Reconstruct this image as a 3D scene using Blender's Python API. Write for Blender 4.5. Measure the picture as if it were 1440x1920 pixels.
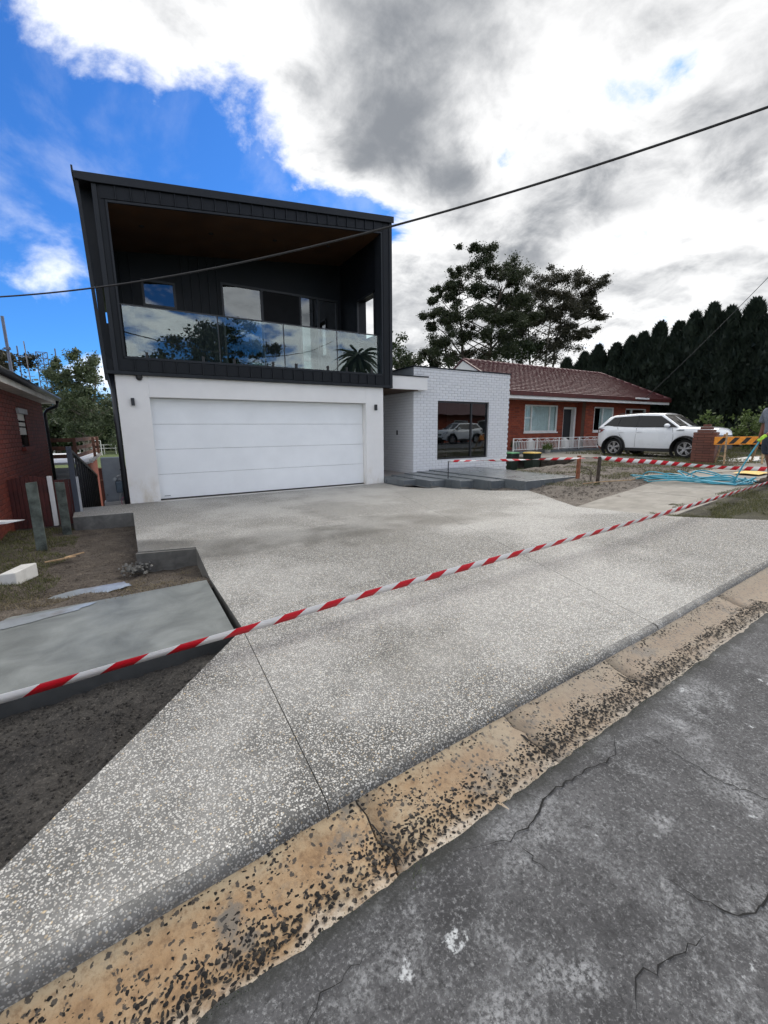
import bpy, bmesh, math, random
import numpy as np
from mathutils import Vector, Matrix, noise
R_ = math.radians
sc = bpy.context.scene
for o in list(bpy.data.objects):
    bpy.data.objects.remove(o)
COL = sc.collection
random.seed(7)
rng = np.random.default_rng(11)

# ------------------------------------------------------------------ camera
PITCH, YAW, ROLL, FPX = 0.190561, 0.541950, -0.009606, 788.94
fwd = Vector((math.sin(YAW)*math.cos(PITCH), math.cos(YAW)*math.cos(PITCH), -math.sin(PITCH)))
rgt = Vector((math.cos(YAW), -math.sin(YAW), 0)); up0 = rgt.cross(fwd)
rt = rgt*math.cos(ROLL)+up0*math.sin(ROLL); upv = -rgt*math.sin(ROLL)+up0*math.cos(ROLL)
cd = bpy.data.cameras.new('camera'); cam = bpy.data.objects.new('camera', cd); COL.objects.link(cam)
cd.sensor_fit = 'VERTICAL'; cd.sensor_height = 24.0; cd.lens = FPX/1920*24.0
cd.clip_start = 0.05; cd.clip_end = 3000
mw = Matrix.Identity(4)
for i in range(3):
    mw[i][0] = rt[i]; mw[i][1] = upv[i]; mw[i][2] = -fwd[i]
mw[0][3], mw[1][3], mw[2][3] = 0, 0, 1.45
cam.matrix_world = mw
sc.camera = cam

# ------------------------------------------------------------------ exposure, sun, sky
sc.view_settings.view_transform = 'Standard'; sc.view_settings.look = 'None'
sc.view_settings.exposure = 1.5; sc.view_settings.gamma = 1.0; sc.view_settings.use_curve_mapping = False
SUN_AZ, SUN_EL = 58.0, 44.0       # azimuth from +Y (into the house) towards +X
ld = bpy.data.lights.new('sun', 'SUN'); ld.energy = 1.2; ld.angle = R_(60); ld.color = (1.0, 0.95, 0.88)
sun = bpy.data.objects.new('sun', ld); COL.objects.link(sun)
sdir = Vector((math.sin(R_(SUN_AZ))*math.cos(R_(SUN_EL)), math.cos(R_(SUN_AZ))*math.cos(R_(SUN_EL)), math.sin(R_(SUN_EL))))
sun.rotation_euler = sdir.to_track_quat('Z', 'Y').to_euler(); sun.location = sdir*60

class NT:
    """short hand for building node trees"""
    def __init__(s, tree): s.t = tree; s.n = tree.nodes; s.l = tree.links
    def new(s, typ, **kw):
        nd = s.n.new(typ)
        for k, v in kw.items(): setattr(nd, k, v)
        return nd
    def put(s, sock, v):
        if v is None: return
        if isinstance(v, bpy.types.NodeSocket): s.l.new(v, sock)
        else:
            if hasattr(sock.default_value, '__len__') and not hasattr(v, '__len__'): v = (v,)*len(sock.default_value)
            if hasattr(sock.default_value, '__len__') and len(sock.default_value) == 4 and len(v) == 3: v = (*v, 1)
            sock.default_value = v
    def math(s, op, a, b=None, c=None, clamp=False):
        nd = s.new('ShaderNodeMath', operation=op); nd.use_clamp = clamp
        for i, v in enumerate((a, b, c)): s.put(nd.inputs[i], v) if v is not None else None
        return nd.outputs[0]
    def vmath(s, op, a, b=None):
        nd = s.new('ShaderNodeVectorMath', operation=op); s.put(nd.inputs[0], a)
        if b is not None: s.put(nd.inputs[1], b)
        return nd.outputs[0]
    def noise(s, vec, scale, detail=4, rough=.55, dist=0.0, out=0):
        nd = s.new('ShaderNodeTexNoise'); s.put(nd.inputs['Vector'], vec); nd.inputs['Scale'].default_value = scale
        nd.inputs['Detail'].default_value = detail; nd.inputs['Roughness'].default_value = rough; nd.inputs['Distortion'].default_value = dist
        return nd.outputs[out]
    def vor(s, vec, scale, feature='F1', rand=1.0):
        nd = s.new('ShaderNodeTexVoronoi', feature=feature); s.put(nd.inputs['Vector'], vec)
        nd.inputs['Scale'].default_value = scale; nd.inputs['Randomness'].default_value = rand
        return nd
    def ramp(s, fac, stops, interp='LINEAR'):
        nd = s.new('ShaderNodeValToRGB'); s.put(nd.inputs[0], fac); cr = nd.color_ramp; cr.interpolation = interp
        while len(cr.elements) < len(stops): cr.elements.new(0.5)
        for e, (p, c) in zip(cr.elements, stops):
            e.position = p; e.color = (c, c, c, 1) if not hasattr(c, '__len__') else (*c[:3], 1)
        return nd.outputs[0]
    def sstep(s, x, a, b, lo=0.0, hi=1.0):
        nd = s.new('ShaderNodeMapRange', interpolation_type='SMOOTHSTEP'); s.put(nd.inputs[0], x)
        for i, v in zip((1, 2, 3, 4), (a, b, lo, hi)): nd.inputs[i].default_value = v
        return nd.outputs[0]
    def mix(s, fac, a, b, mode='MIX'):
        nd = s.new('ShaderNodeMix', data_type='RGBA', blend_type=mode); s.put(nd.inputs[0], fac)
        s.put(nd.inputs[6], a); s.put(nd.inputs[7], b); return nd.outputs[2]
    def bump(s, h, strength=.5, dist=.01, nrm=None):
        nd = s.new('ShaderNodeBump'); s.put(nd.inputs['Height'], h); nd.inputs['Strength'].default_value = strength
        nd.inputs['Distance'].default_value = dist
        if nrm is not None: s.l.new(nrm, nd.inputs['Normal'])
        return nd.outputs[0]
    def coord(s, which='Object'): return s.new('ShaderNodeTexCoord').outputs[which]
    def sep(s, v):
        nd = s.new('ShaderNodeSeparateXYZ'); s.put(nd.inputs[0], v); return nd.outputs
    def comb(s, x, y, z):
        nd = s.new('ShaderNodeCombineXYZ')
        for i, v in enumerate((x, y, z)): s.put(nd.inputs[i], v)
        return nd.outputs[0]

wd = bpy.data.worlds.new('World'); sc.world = wd; wd.use_nodes = True
g = NT(wd.node_tree); g.n.clear()
dirv = g.coord('Generated'); dx, dy, dz = g.sep(dirv)
zc = g.math('ADD', g.math('MAXIMUM', dz, 0.0), 0.3)
px_ = g.math('DIVIDE', dx, zc); py_ = g.math('DIVIDE', dy, zc)
pv = g.comb(px_, py_, 0.0)
sky = g.new('ShaderNodeTexSky', sky_type='NISHITA'); sky.sun_disc = False
sky.sun_elevation = R_(SUN_EL); sky.sun_rotation = R_(SUN_AZ); sky.air_density = 1.0; sky.dust_density = 0.35; sky.ozone_density = 2.0
skyc = g.mix(1.0, sky.outputs[0], (0.125, 0.315, 0.58), 'MULTIPLY')
n1 = g.noise(pv, 3.1, 10, .60, .25); n2 = g.noise(g.vmath('ADD', pv, (7.3, 1.9, 0)), 1.0, 3, .5, .2)
n3 = g.noise(g.vmath('ADD', pv, (3.1, 5.7, 0)), 2.3, 8, .56, .35)
nf = g.noise(g.vmath('ADD', pv, (1.3, 2.2, 0)), 6.2, 10, .62, .35)
# the blue clearing lies ahead-left, beyond the edge of the cloud deck
edge1 = g.math('SUBTRACT', g.math('MULTIPLY_ADD', px_, .22, 1.0), py_)
edge2 = g.math('MULTIPLY', g.math('SUBTRACT', px_, .60), 1.0)
s_ = g.math('MAXIMUM', edge1, edge2)
bias = g.math('MINIMUM', g.math('MAXIMUM', g.math('MULTIPLY', s_, 1.6), -.26), .31)
back = g.sstep(py_, -.6, .15, -.20, 0.0)
# darker cloud base running away from the zenith
dlin = g.math('ADD', g.math('MULTIPLY', g.math('SUBTRACT', px_, .58), .8), g.math('MULTIPLY', g.math('SUBTRACT', py_, .82), -.6))
core = g.math('MULTIPLY', g.sstep(g.math('ABSOLUTE', dlin), .26, .03), g.sstep(py_, 1.12, .9))
cov = g.math('ADD', g.math('ADD', bias, back), g.math('ADD', g.math('MULTIPLY', g.math('SUBTRACT', n1, .5), 1.15), g.math('MULTIPLY', g.math('SUBTRACT', n2, .5), .55)))
cov = g.math('ADD', g.math('ADD', cov, g.math('MULTIPLY', core, .25)), g.math('MULTIPLY', g.math('SUBTRACT', nf, .5), .30))
alpha = g.sstep(cov, -.01, .19)
# thin wisps in the clear part
wn_ = g.noise(g.vmath('MULTIPLY', g.vmath('ADD', pv, (2.75, 1.15, 0)), (1.0, .7, 1)), 2.6, 7, .6, .3)
wisp = g.math('MULTIPLY', g.sstep(wn_, .47, .68), g.sstep(py_, 1.3, 1.75, .18, .9))
alpha = g.math('MAXIMUM', alpha, wisp)
thick = g.sstep(cov, .08, .40)
sh_v = g.math('ADD', g.math('ADD', g.math('MULTIPLY', g.math('SUBTRACT', n3, .5), 1.7), g.math('MULTIPLY', g.math('SUBTRACT', nf, .5), 1.0)), g.math('MULTIPLY', core, .38))
gr = g.math('MULTIPLY', thick, g.sstep(sh_v, -.40, .56))
cl = g.mix(gr, (5.0, 5.0, 5.0), (1.25, 1.34, 1.48))
# clouds backlit towards the sun, brightened opposite it as added fill for the facade
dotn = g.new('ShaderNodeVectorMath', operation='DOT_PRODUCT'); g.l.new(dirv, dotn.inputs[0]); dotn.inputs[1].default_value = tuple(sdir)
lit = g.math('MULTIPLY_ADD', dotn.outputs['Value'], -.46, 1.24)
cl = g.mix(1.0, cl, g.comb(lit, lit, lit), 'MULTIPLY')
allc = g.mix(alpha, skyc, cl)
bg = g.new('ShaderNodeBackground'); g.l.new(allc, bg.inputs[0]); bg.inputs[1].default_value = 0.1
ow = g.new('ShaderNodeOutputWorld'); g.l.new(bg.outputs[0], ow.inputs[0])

# ------------------------------------------------------------------ helpers: materials
def newmat(name):
    m = bpy.data.materials.new(name); m.use_nodes = True
    t = NT(m.node_tree); b = t.n['Principled BSDF']
    return m, t, b
def plain(name, c, rough=.6, metal=0.0, var=.12, nscale=6.0, bump=0.0, bscale=60.0, spec=.5, dirt=None, coat=0.0):
    m, t, b = newmat(name); v = t.coord()
    n = t.noise(v, nscale, 5, .6)
    c2 = tuple(x*(1-var*2) for x in c); c3 = tuple(min(1, x*(1+var)) for x in c)
    cc = t.ramp(n, [(.3, c2), (.7, c3)])
    if dirt:
        cc = t.mix(t.math('MULTIPLY', t.sstep(t.noise(v, nscale*.4, 6, .65), .5, .75), dirt[1]), cc, dirt[0])
    t.put(b.inputs['Base Color'], cc)
    t.put(b.inputs['Roughness'], t.math('MULTIPLY_ADD', t.noise(v, nscale*2, 3), .25, rough-.12, clamp=True))
    b.inputs['Metallic'].default_value = metal; b.inputs['Specular IOR Level'].default_value = spec; b.inputs['Coat Weight'].default_value = coat
    if bump: t.put(b.inputs['Normal'], t.bump(t.noise(v, bscale, 5, .6), bump, .01))
    return m
M = {}
def glass_mat(name, refl, tint=(.8, .9, .9), boost=1.0):
    m = bpy.data.materials.new(name); m.use_nodes = True; t = NT(m.node_tree); t.n.clear()
    tr = t.new('ShaderNodeBsdfTransparent'); tr.inputs[0].default_value = (*tint, 1)
    gl = t.new('ShaderNodeBsdfGlossy'); gl.inputs['Roughness'].default_value = 0.0; gl.inputs[0].default_value = (.93, .97, 1, 1)
    t.l.new(t.bump(t.noise(t.coord(), 1.3, 2), .012, .1), gl.inputs['Normal'])
    fr = t.new('ShaderNodeLayerWeight'); fr.inputs[0].default_value = .5
    fac = t.math('MULTIPLY_ADD', t.math('POWER', fr.outputs['Facing'], 4.0), boost*.8, refl, clamp=True)
    mx = t.new('ShaderNodeMixShader'); t.l.new(fac, mx.inputs[0]); t.l.new(tr.outputs[0], mx.inputs[1]); t.l.new(gl.outputs[0], mx.inputs[2])
    o = t.new('ShaderNodeOutputMaterial'); t.l.new(mx.outputs[0], o.inputs[0]); return m
M['glass_rail'] = glass_mat('glass_rail', .10, (.82, .93, .92), 1.1)
M['glass_window'] = glass_mat('glass_window', .11, (.45, .5, .52), 1.2)
M['glass_tint'] = glass_mat('glass_tint', .06, (.18, .2, .21), 1.0)
M['glass_clear'] = glass_mat('glass_clear', .02, (.85, .9, .9), 1.0)
M['cladding'] = plain('cladding', (.008, .010, .0135), .48, .0, .10, 3.0, .04, 9.0, spec=.22)
M['flashing'] = plain('flashing', (.015, .018, .023), .45, .0, .10, 3.0, spec=.25)
M['frame_black'] = plain('frame_black', (.013, .015, .019), .4)
M['interior'] = plain('interior', (.014, .014, .016), .8, spec=.2)
M['soffit'] = plain('soffit', (.075, .036, .016), .6, 0, .2, 2.0)
def render_mat(name, c, stain):
    m, t, b = newmat(name); v = t.coord(); x, y, z = t.sep(v)
    cc = t.ramp(t.noise(v, 2.2, 6, .6), [(.3, tuple(q*.93 for q in c)), (.7, c)])
    low = t.math('MULTIPLY', t.sstep(z, .75, 0.0), t.sstep(t.noise(t.comb(t.math('MULTIPLY', x, 1.0), y, t.math('MULTIPLY', z, .5)), 3.2, 6, .7), .42, .68))
    cc = t.mix(t.math('MULTIPLY', low, stain), cc, (.50, .42, .29))
    t.put(b.inputs['Base Color'], cc); b.inputs['Roughness'].default_value = .85
    t.put(b.inputs['Normal'], t.bump(t.noise(v, 140, 4, .6), .25, .004)); return m
M['render_white'] = render_mat('render_white', (.82, .81, .79), .6)
M['door_white'] = plain('door_white', (.83, .85, .86), .45, 0, .03, 1.5, .03, 120)
def brick_mat(name, cols, rough=.75, bump=.3):
    m, t, b = newmat(name); v = t.coord()
    oi = t.new('ShaderNodeObjectInfo').outputs['Random']; ge = t.new('ShaderNodeNewGeometry').outputs['Random Per Island']
    rnd = t.math('FRACT', t.math('ADD', oi, ge))
    k = len(cols); cc = t.ramp(rnd, [(i/max(1, k-1), c) for i, c in enumerate(cols)])
    cc = t.mix(t.math('MULTIPLY', t.noise(v, 25, 5, .65), .5), cc, tuple(q*.6 for q in cols[0]), 'MIX')
    t.put(b.inputs['Base Color'], cc); b.inputs['Roughness'].default_value = rough
    t.put(b.inputs['Normal'], t.bump(t.noise(v, 90, 5, .65), bump, .004)); return m
M['brick_white'] = brick_mat('brick_white', [(.74, .75, .77), (.80, .81, .83), (.77, .78, .79)], .55, .15)
M['mortar_white'] = plain('mortar_white', (.52, .52, .53), .9, 0, .08)
M['brick_red'] = brick_mat('brick_red', [(.24, .045, .02), (.36, .075, .03), (.29, .055, .025), (.19, .036, .02), (.33, .068, .03)])
M['brick_red_shaded'] = brick_mat('brick_red_shaded', [(.13, .022, .013), (.18, .032, .017), (.15, .026, .014), (.10, .018, .012)])  # red brick for the left house, its backlit shade put into the colour
M['mortar_red'] = plain('mortar_red', (.16, .10, .075), .9, 0, .1)
M['brick_brown'] = brick_mat('brick_brown', [(.14, .05, .035), (.19, .075, .05), (.11, .045, .035), (.17, .06, .04)])
M['mortar_brown'] = plain('mortar_brown', (.045, .03, .025), .9, 0, .1)
def tile_mat():
    m, t, b = newmat('roof_tile'); v = t.coord()
    cc = t.ramp(t.noise(v, 3.5, 6, .7), [(.25, (.06, .015, .017)), (.5, (.085, .023, .025)), (.75, (.105, .034, .035))])
    cc = t.mix(t.math('MULTIPLY', t.sstep(t.noise(v, 30, 4, .6), .5, .8), .5), cc, (.15, .07, .07))
    t.put(b.inputs['Base Color'], cc); b.inputs['Roughness'].default_value = .5
    t.put(b.inputs['Normal'], t.bump(t.noise(v, 60, 4), .2, .01)); return m
M['roof_tile'] = tile_mat()
M['white_paint'] = plain('white_paint', (.76, .76, .74), .5, 0, .06, 3)
M['cream_paint'] = plain('cream_paint', (.66, .64, .58), .6, 0, .1, 3)
M['curtain'] = plain('curtain', (.78, .80, .80), .9, 0, .08, 4)
M['dark_red'] = plain('dark_red', (.085, .016, .013), .6, 0, .2, 4, .1)
M['brown_timber'] = plain('brown_timber', (.20, .09, .06), .7, 0, .25, 8, .15)
M['green_timber'] = plain('green_timber', (.10, .115, .10), .85, 0, .35, 9, .3, 60, .3)
M['raw_timber'] = plain('raw_timber', (.40, .27, .15), .8, 0, .3, 10, .25)
M['orange_timber'] = plain('orange_timber', (.27, .095, .045), .8, 0, .3, 10, .25)
M['dark_timber'] = plain('dark_timber', (.055, .042, .032), .9, 0, .4, 10, .3)
M['steel_black'] = plain('steel_black', (.018, .019, .022), .45, 0, .15)
M['post_blue_grey'] = plain('post_blue_grey', (.045, .055, .075), .6, 0, .12)
M['grey_metal'] = plain('grey_metal', (.27, .30, .33), .5, 0, .08)
M['pvc_grey'] = plain('pvc_grey', (.42, .43, .44), .6, 0, .1)
M['gas_grey'] = plain('gas_grey', (.10, .14, .18), .5, .2, .1)
M['galv'] = plain('galv', (.33, .35, .37), .45, .6, .1)
M['pink'] = plain('pink', (.55, .12, .25), .5)
M['black_rubber'] = plain('black_rubber', (.016, .016, .017), .75, 0, .2)
M['black_plastic'] = plain('black_plastic', (.02, .02, .021), .55, 0, .15)
M['cable'] = plain('cable', (.014, .014, .015), .6)
M['car_paint'] = plain('car_paint', (.74, .77, .80), .28, 0, .02, 1, coat=1.0)
M['alloy'] = plain('alloy', (.55, .55, .57), .3, .9, .05)
M['tail_red'] = plain('tail_red', (.25, .008, .008), .15, coat=1.0)
M['head_lamp'] = plain('head_lamp', (.55, .58, .6), .1, .5, coat=1.0)
M['chrome'] = plain('chrome', (.7, .7, .72), .15, 1.0, .03)
M['plate'] = plain('plate', (.72, .72, .66), .5)
M['hose_blue'] = plain('hose_blue', (.05, .34, .46), .5, 0, .12)
M['hose_beige'] = plain('hose_beige', (.52, .46, .36), .6, 0, .12)
M['bag_yellow'] = plain('bag_yellow', (.70, .45, .05), .55, 0, .15, 20)
M['orange'] = plain('orange', (.85, .30, .02), .5, 0, .12, 12)
M['black_paint'] = plain('black_paint', (.02, .018, .016), .6, 0, .2)
M['bin_green'] = plain('bin_green', (.014, .024, .018), .6, 0, .2)
M['lid_green'] = plain('lid_green', (.06, .25, .10), .6)
M['lid_yellow'] = plain('lid_yellow', (.60, .40, .08), .6)
M['terracotta'] = plain('terracotta', (.62, .60, .56), .8, 0, .15)
M['bark'] = plain('bark', (.10, .08, .065), .9, 0, .4, 5, .5, 20)
M['bark_pale'] = plain('bark_pale', (.22, .19, .16), .9, 0, .4, 5, .5, 20)
M['skin'] = plain('skin', (.21, .09, .06), .6, 0, .1, 12)
M['shirt'] = plain('shirt', (.17, .19, .23), .95, 0, .22, 60, .2, 300)
M['shorts'] = plain('shorts', (.045, .052, .075), .95, 0, .2, 30, .2, 200)
M['boot'] = plain('boot', (.085, .055, .038), .9, 0, .25, 20, .2)
M['glove'] = plain('glove', (.42, .72, .06), .8, 0, .12, 40, .2)
M['hair'] = plain('hair', (.03, .022, .018), .8)
M['paper'] = plain('paper', (.82, .83, .84), .8, 0, .03)
M['far_metal'] = plain('far_metal', (.12, .14, .2), .6)
def leaf_mat(name, dark, light):
    m, t, b = newmat(name)
    ge = t.new('ShaderNodeNewGeometry').outputs['Random Per Island']
    n = t.noise(t.coord(), .55, 3, .6)
    f = t.math('ADD', t.math('MULTIPLY', ge, .6), t.math('MULTIPLY', n, .5), clamp=True)
    cc = t.ramp(f, [(.2, dark), (.8, light)]); t.put(b.inputs['Base Color'], cc); b.inputs['Roughness'].default_value = .55
    b.inputs['Specular IOR Level'].default_value = .3
    tl = t.new('ShaderNodeBsdfTranslucent'); t.put(tl.inputs[0], t.mix(.5, cc, light))
    mx = t.new('ShaderNodeMixShader'); mx.inputs[0].default_value = .22; o = t.n['Material Output']
    t.l.new(b.outputs[0], mx.inputs[1]); t.l.new(tl.outputs[0], mx.inputs[2]); t.l.new(mx.outputs[0], o.inputs[0]); return m
M['leaf_euc'] = leaf_mat('leaf_euc', (.014, .022, .010), (.05, .062, .028))
M['leaf_euc2'] = leaf_mat('leaf_euc2', (.020, .022, .014), (.062, .058, .036))
M['leaf_cyp'] = leaf_mat('leaf_cyp', (.008, .014, .010), (.024, .036, .024))
M['leaf_soft'] = leaf_mat('leaf_soft', (.042, .062, .032), (.15, .18, .10))
M['leaf_dark'] = leaf_mat('leaf_dark', (.015, .026, .013), (.05, .07, .03))
M['leaf_bush'] = leaf_mat('leaf_bush', (.035, .06, .015), (.12, .17, .05))
M['leaf_yellow'] = leaf_mat('leaf_yellow', (.06, .07, .03), (.16, .16, .08))
M['grass'] = leaf_mat('grass', (.035, .045, .014), (.15, .15, .06))
M['grass_dry'] = leaf_mat('grass_dry', (.07, .06, .035), (.22, .18, .11))

# ground materials
def aggregate(name, dirty):
    m, t, b = newmat(name); v = t.coord(); x, y, z = t.sep(v)
    warp = t.vmath('ADD', v, t.vmath('MULTIPLY', t.noise(v, 70, 2, .5, 0, 1), (.006, .006, .006)))
    flat = warp
    def layer(scale, r0, r1, off):
        vo = t.vor(t.vmath('ADD', flat, off), scale); c = t.sep(vo.outputs['Color'])
        rad = t.math('MULTIPLY_ADD', c[0], r1, r0)
        d = t.math('DIVIDE', vo.outputs['Distance'], rad)
        return t.sstep(d, 1.0, .72), c, t.sstep(d, 1.0, .2)
    a1, c1, h1 = layer(82, .28, .22, (0, 0, 0)); a2, c2, h2 = layer(125, .24, .26, (3.3, 1.7, .4))
    stops = [(0, (.56, .55, .52)), (.5, (.46, .455, .43)), (.72, (.36, .34, .31)), (.84, (.22, .21, .19)), (.91, (.48, .36, .2)), (.96, (.10, .10, .10)), (1, (.72, .71, .68))]
    p1 = t.ramp(c1[1], stops); p2 = t.ramp(c2[1], stops)
    big = t.noise(v, .55, 5, .6); mid = t.noise(v, 3.5, 5, .65)
    cem = t.ramp(t.math('ADD', t.math('MULTIPLY', mid, .6), t.math('MULTIPLY', t.noise(v, 160, 3), .4)), [(.35, (.058, .058, .056)), (.65, (.10, .10, .096))])
    # cement paler towards the house
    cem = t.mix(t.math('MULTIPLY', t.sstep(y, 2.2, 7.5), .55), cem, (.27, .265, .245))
    cc = t.mix(a2, cem, p2); cc = t.mix(a1, cc, p1)
    # damp band across the middle, with its own outline
    wx = t.math('SUBTRACT', t.math('MULTIPLY_ADD', x, .12, y), 5.75)
    wet = t.math('MULTIPLY', t.sstep(t.math('ADD', t.math('ABSOLUTE', wx), t.math('MULTIPLY', t.math('SUBTRACT', t.noise(v, .9, 5, .6), .5), 2.8)), 1.0, .3), t.sstep(x, 5.9, 4.0))
    wet2 = t.math('MULTIPLY', t.sstep(t.noise(t.vmath('ADD', v, (9, 2, 0)), .8, 6, .62), .57, .68), .45)
    wetf = t.math('MAXIMUM', wet, wet2)
    cc = t.mix(t.math('MULTIPLY', wetf, .80), cc, (.33, .31, .265), 'MULTIPLY')
    pale = t.sstep(t.noise(t.vmath('ADD', v, (4, 8, 0)), .45, 4, .6), .45, .62)
    cc = t.mix(t.math('MULTIPLY', pale, .26), cc, (.66, .65, .62))
    grain = t.sstep(t.noise(t.vmath('ADD', v, (6, 3, 1)), 30, 5, .75), .36, .64, .80, 1.12)
    cc = t.mix(1.0, cc, t.comb(grain, grain, grain), 'MULTIPLY')
    if dirty: cc = t.mix(t.math('MULTIPLY', t.sstep(t.noise(v, 7, 6, .7), .3, .6), dirty), cc, (.045, .043, .04))
    t.put(b.inputs['Base Color'], cc)
    t.put(b.inputs['Roughness'], t.math('MULTIPLY_ADD', wetf, -.25, .72))
    h = t.math('MAXIMUM', t.math('MULTIPLY', h2, .7), h1)
    t.put(b.inputs['Normal'], t.bump(t.math('ADD', h, t.math('MULTIPLY', t.noise(v, 120, 3), .15)), .45, .003)); return m
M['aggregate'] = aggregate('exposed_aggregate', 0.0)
M['aggregate_dirty'] = aggregate('exposed_aggregate_edge', .5)
def asphalt():
    m, t, b = newmat('asphalt'); v = t.coord()
    base = t.ramp(t.noise(v, 1.6, 7, .68), [(.3, (.024, .024, .026)), (.7, (.105, .105, .109))])
    fine = t.noise(v, 85, 6, .8)
    cc = t.mix(t.math('MULTIPLY', t.sstep(fine, .50, .66), .75), base, (.28, .285, .29))
    cc = t.mix(t.math('MULTIPLY', t.sstep(t.noise(t.vmath('ADD', v, (3, 1, 7)), 60, 5, .75), .50, .64), .8), cc, (.024, .024, .026))
    sc1 = t.math('MULTIPLY', t.sstep(t.noise(v, 2.7, 8, .72, .4), .48, .70), t.sstep(t.noise(v, 70, 5, .75), .40, .60))
    cc = t.mix(t.math('MULTIPLY', sc1, .72), cc, (.40, .41, .42))
    sp = t.math('MULTIPLY', t.sstep(t.noise(t.vmath('ADD', v, (5, 5, 5)), 6.5, 6, .65), .64, .70), t.sstep(t.noise(v, 90, 4, .6), .38, .5))
    cc = t.mix(t.math('MULTIPLY', sp, .85), cc, (.55, .57, .58))
    blk = t.math('MULTIPLY', t.sstep(t.noise(t.vmath('ADD', v, (1, 9, 2)), 2.6, 7, .7), .54, .68), t.sstep(t.noise(v, 45, 4, .7), .35, .6))
    cc = t.mix(t.math('MULTIPLY', blk, .75), cc, (.025, .025, .027))
    x, y, z = t.sep(v); ed = t.math('SUBTRACT', t.math('MULTIPLY_ADD', x, .033, .965), y)
    cc = t.mix(t.math('MULTIPLY', t.sstep(t.math('ADD', ed, t.math('MULTIPLY', t.math('SUBTRACT', t.noise(v, 9, 6, .7), .5), .16)), .085, .0), .8), cc, (.018, .019, .016))
    t.put(b.inputs['Base Color'], cc); b.inputs['Roughness'].default_value = .85
    t.put(b.inputs['Normal'], t.bump(t.math('ADD', t.noise(v, 130, 5, .75), t.math('MULTIPLY', t.noise(v, 22, 4, .6), .8)), .7, .006)); return m
M['asphalt'] = asphalt()
M['crack'] = plain('crack', (.008, .008, .008), .95, 0, .3, 30)
def gutter_mat():
    m, t, b = newmat('gutter_concrete'); v = t.coord(); x, y, z = t.sep(v)
    cc = t.ramp(t.noise(v, 4.0, 8, .7), [(.28, (.13, .082, .047)), (.42, (.28, .18, .095)), (.56, (.315, .23, .14)), (.72, (.33, .28, .20))])
    ed = t.math('SUBTRACT', y, t.math('MULTIPLY_ADD', x, .033, .93)); wob = t.math('MULTIPLY', t.math('SUBTRACT', t.noise(v, 5, 6, .7), .5), .30)
    cc = t.mix(t.math('MULTIPLY', t.sstep(t.math('ADD', ed, wob), .11, .01), .7), cc, (.50, .46, .40))
    cc = t.mix(t.math('MULTIPLY', t.sstep(t.math('ADD', ed, t.math('MULTIPLY', wob, .6)), .29, .36), .6), cc, (.36, .30, .20))
    cc = t.mix(t.math('MULTIPLY', t.sstep(t.noise(v, 38, 6, .75), .45, .68), .7), cc, (.15, .088, .045))
    cc = t.mix(t.math('MULTIPLY', t.sstep(t.noise(t.vmath('ADD', v, (2, 4, 1)), 3.2, 7, .68), .57, .66), .85), cc, (.12, .112, .10))
    wv = t.vmath('ADD', v, t.vmath('MULTIPLY', t.noise(v, 55, 3, .6, 0, 1), (.03, .03, .03)))
    vo = t.vor(wv, 48); c = t.sep(vo.outputs['Color'])
    st = t.math('MULTIPLY', t.sstep(vo.outputs['Distance'], .42, .34), t.sstep(c[0], .50, .54))
    cc = t.mix(t.math('MULTIPLY', st, .9), cc, (.03, .028, .027))
    cc = t.mix(t.math('MULTIPLY', t.sstep(t.math('MULTIPLY_ADD', t.noise(v, 1.5, 4, .6), 1.6, x), 1.3, 3.0), .62), cc, (.235, .21, .18))
    t.put(b.inputs['Base Color'], cc); b.inputs['Roughness'].default_value = .85
    t.put(b.inputs['Normal'], t.bump(t.math('ADD', t.noise(v, 60, 6, .7), t.math('MULTIPLY', st, .3)), .6, .006)); return m
M['gutter'] = gutter_mat()
M['stone_dark'] = brick_mat('stone_dark', [(.006, .006, .006), (.014, .013, .013), (.009, .008, .008), (.04, .036, .03)], .8, .5)
M['stone_dark'].node_tree.nodes['Principled BSDF'].inputs['Specular IOR Level'].default_value = .25
def concrete(name, c1, c2, wet=.0, sc_=1.0):
    m, t, b = newmat(name); v = t.coord()
    cc = t.ramp(t.noise(v, 1.7*sc_, 7, .62, .6), [(.3, c1), (.7, c2)])
    cc = t.mix(t.math('MULTIPLY', t.sstep(t.noise(t.vmath('MULTIPLY', v, (1, 3, 1)), 1.1*sc_, 6, .6), .5, .7), .35), cc, tuple(q*.62 for q in c1))
    cc = t.mix(t.math('MULTIPLY', t.noise(v, 90, 4, .7), .25), cc, tuple(min(1, q*1.5) for q in c2))
    t.put(b.inputs['Base Color'], cc)
    t.put(b.inputs['Roughness'], t.math('SUBTRACT', t.math('MULTIPLY_ADD', t.noise(v, 1.3, 5), .3, .55), wet, clamp=True))
    t.put(b.inputs['Normal'], t.bump(t.noise(v, 130, 5, .6), .18, .004)); return m
M['concrete_new'] = concrete('concrete_new', (.062, .070, .069), (.19, .205, .20), .18, 1.5)
M['concrete_step'] = concrete('concrete_step', (.075, .086, .094), (.13, .145, .155), .42)
M['concrete_old'] = concrete('concrete_old', (.115, .105, .088), (.235, .22, .19), 0, 2.2)
M['concrete_cut'] = concrete('concrete_cut', (.06, .06, .056), (.15, .146, .135), 0, 4)
M['concrete_wet'] = concrete('concrete_wet', (.022, .024, .024), (.05, .053, .053), .1, 3)
M['concrete_pale'] = concrete('concrete_pale', (.50, .49, .46), (.62, .61, .58), 0, 4)
M['tile_porch'] = concrete('tile_porch', (.24, .21, .20), (.33, .30, .28), .2)
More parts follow.
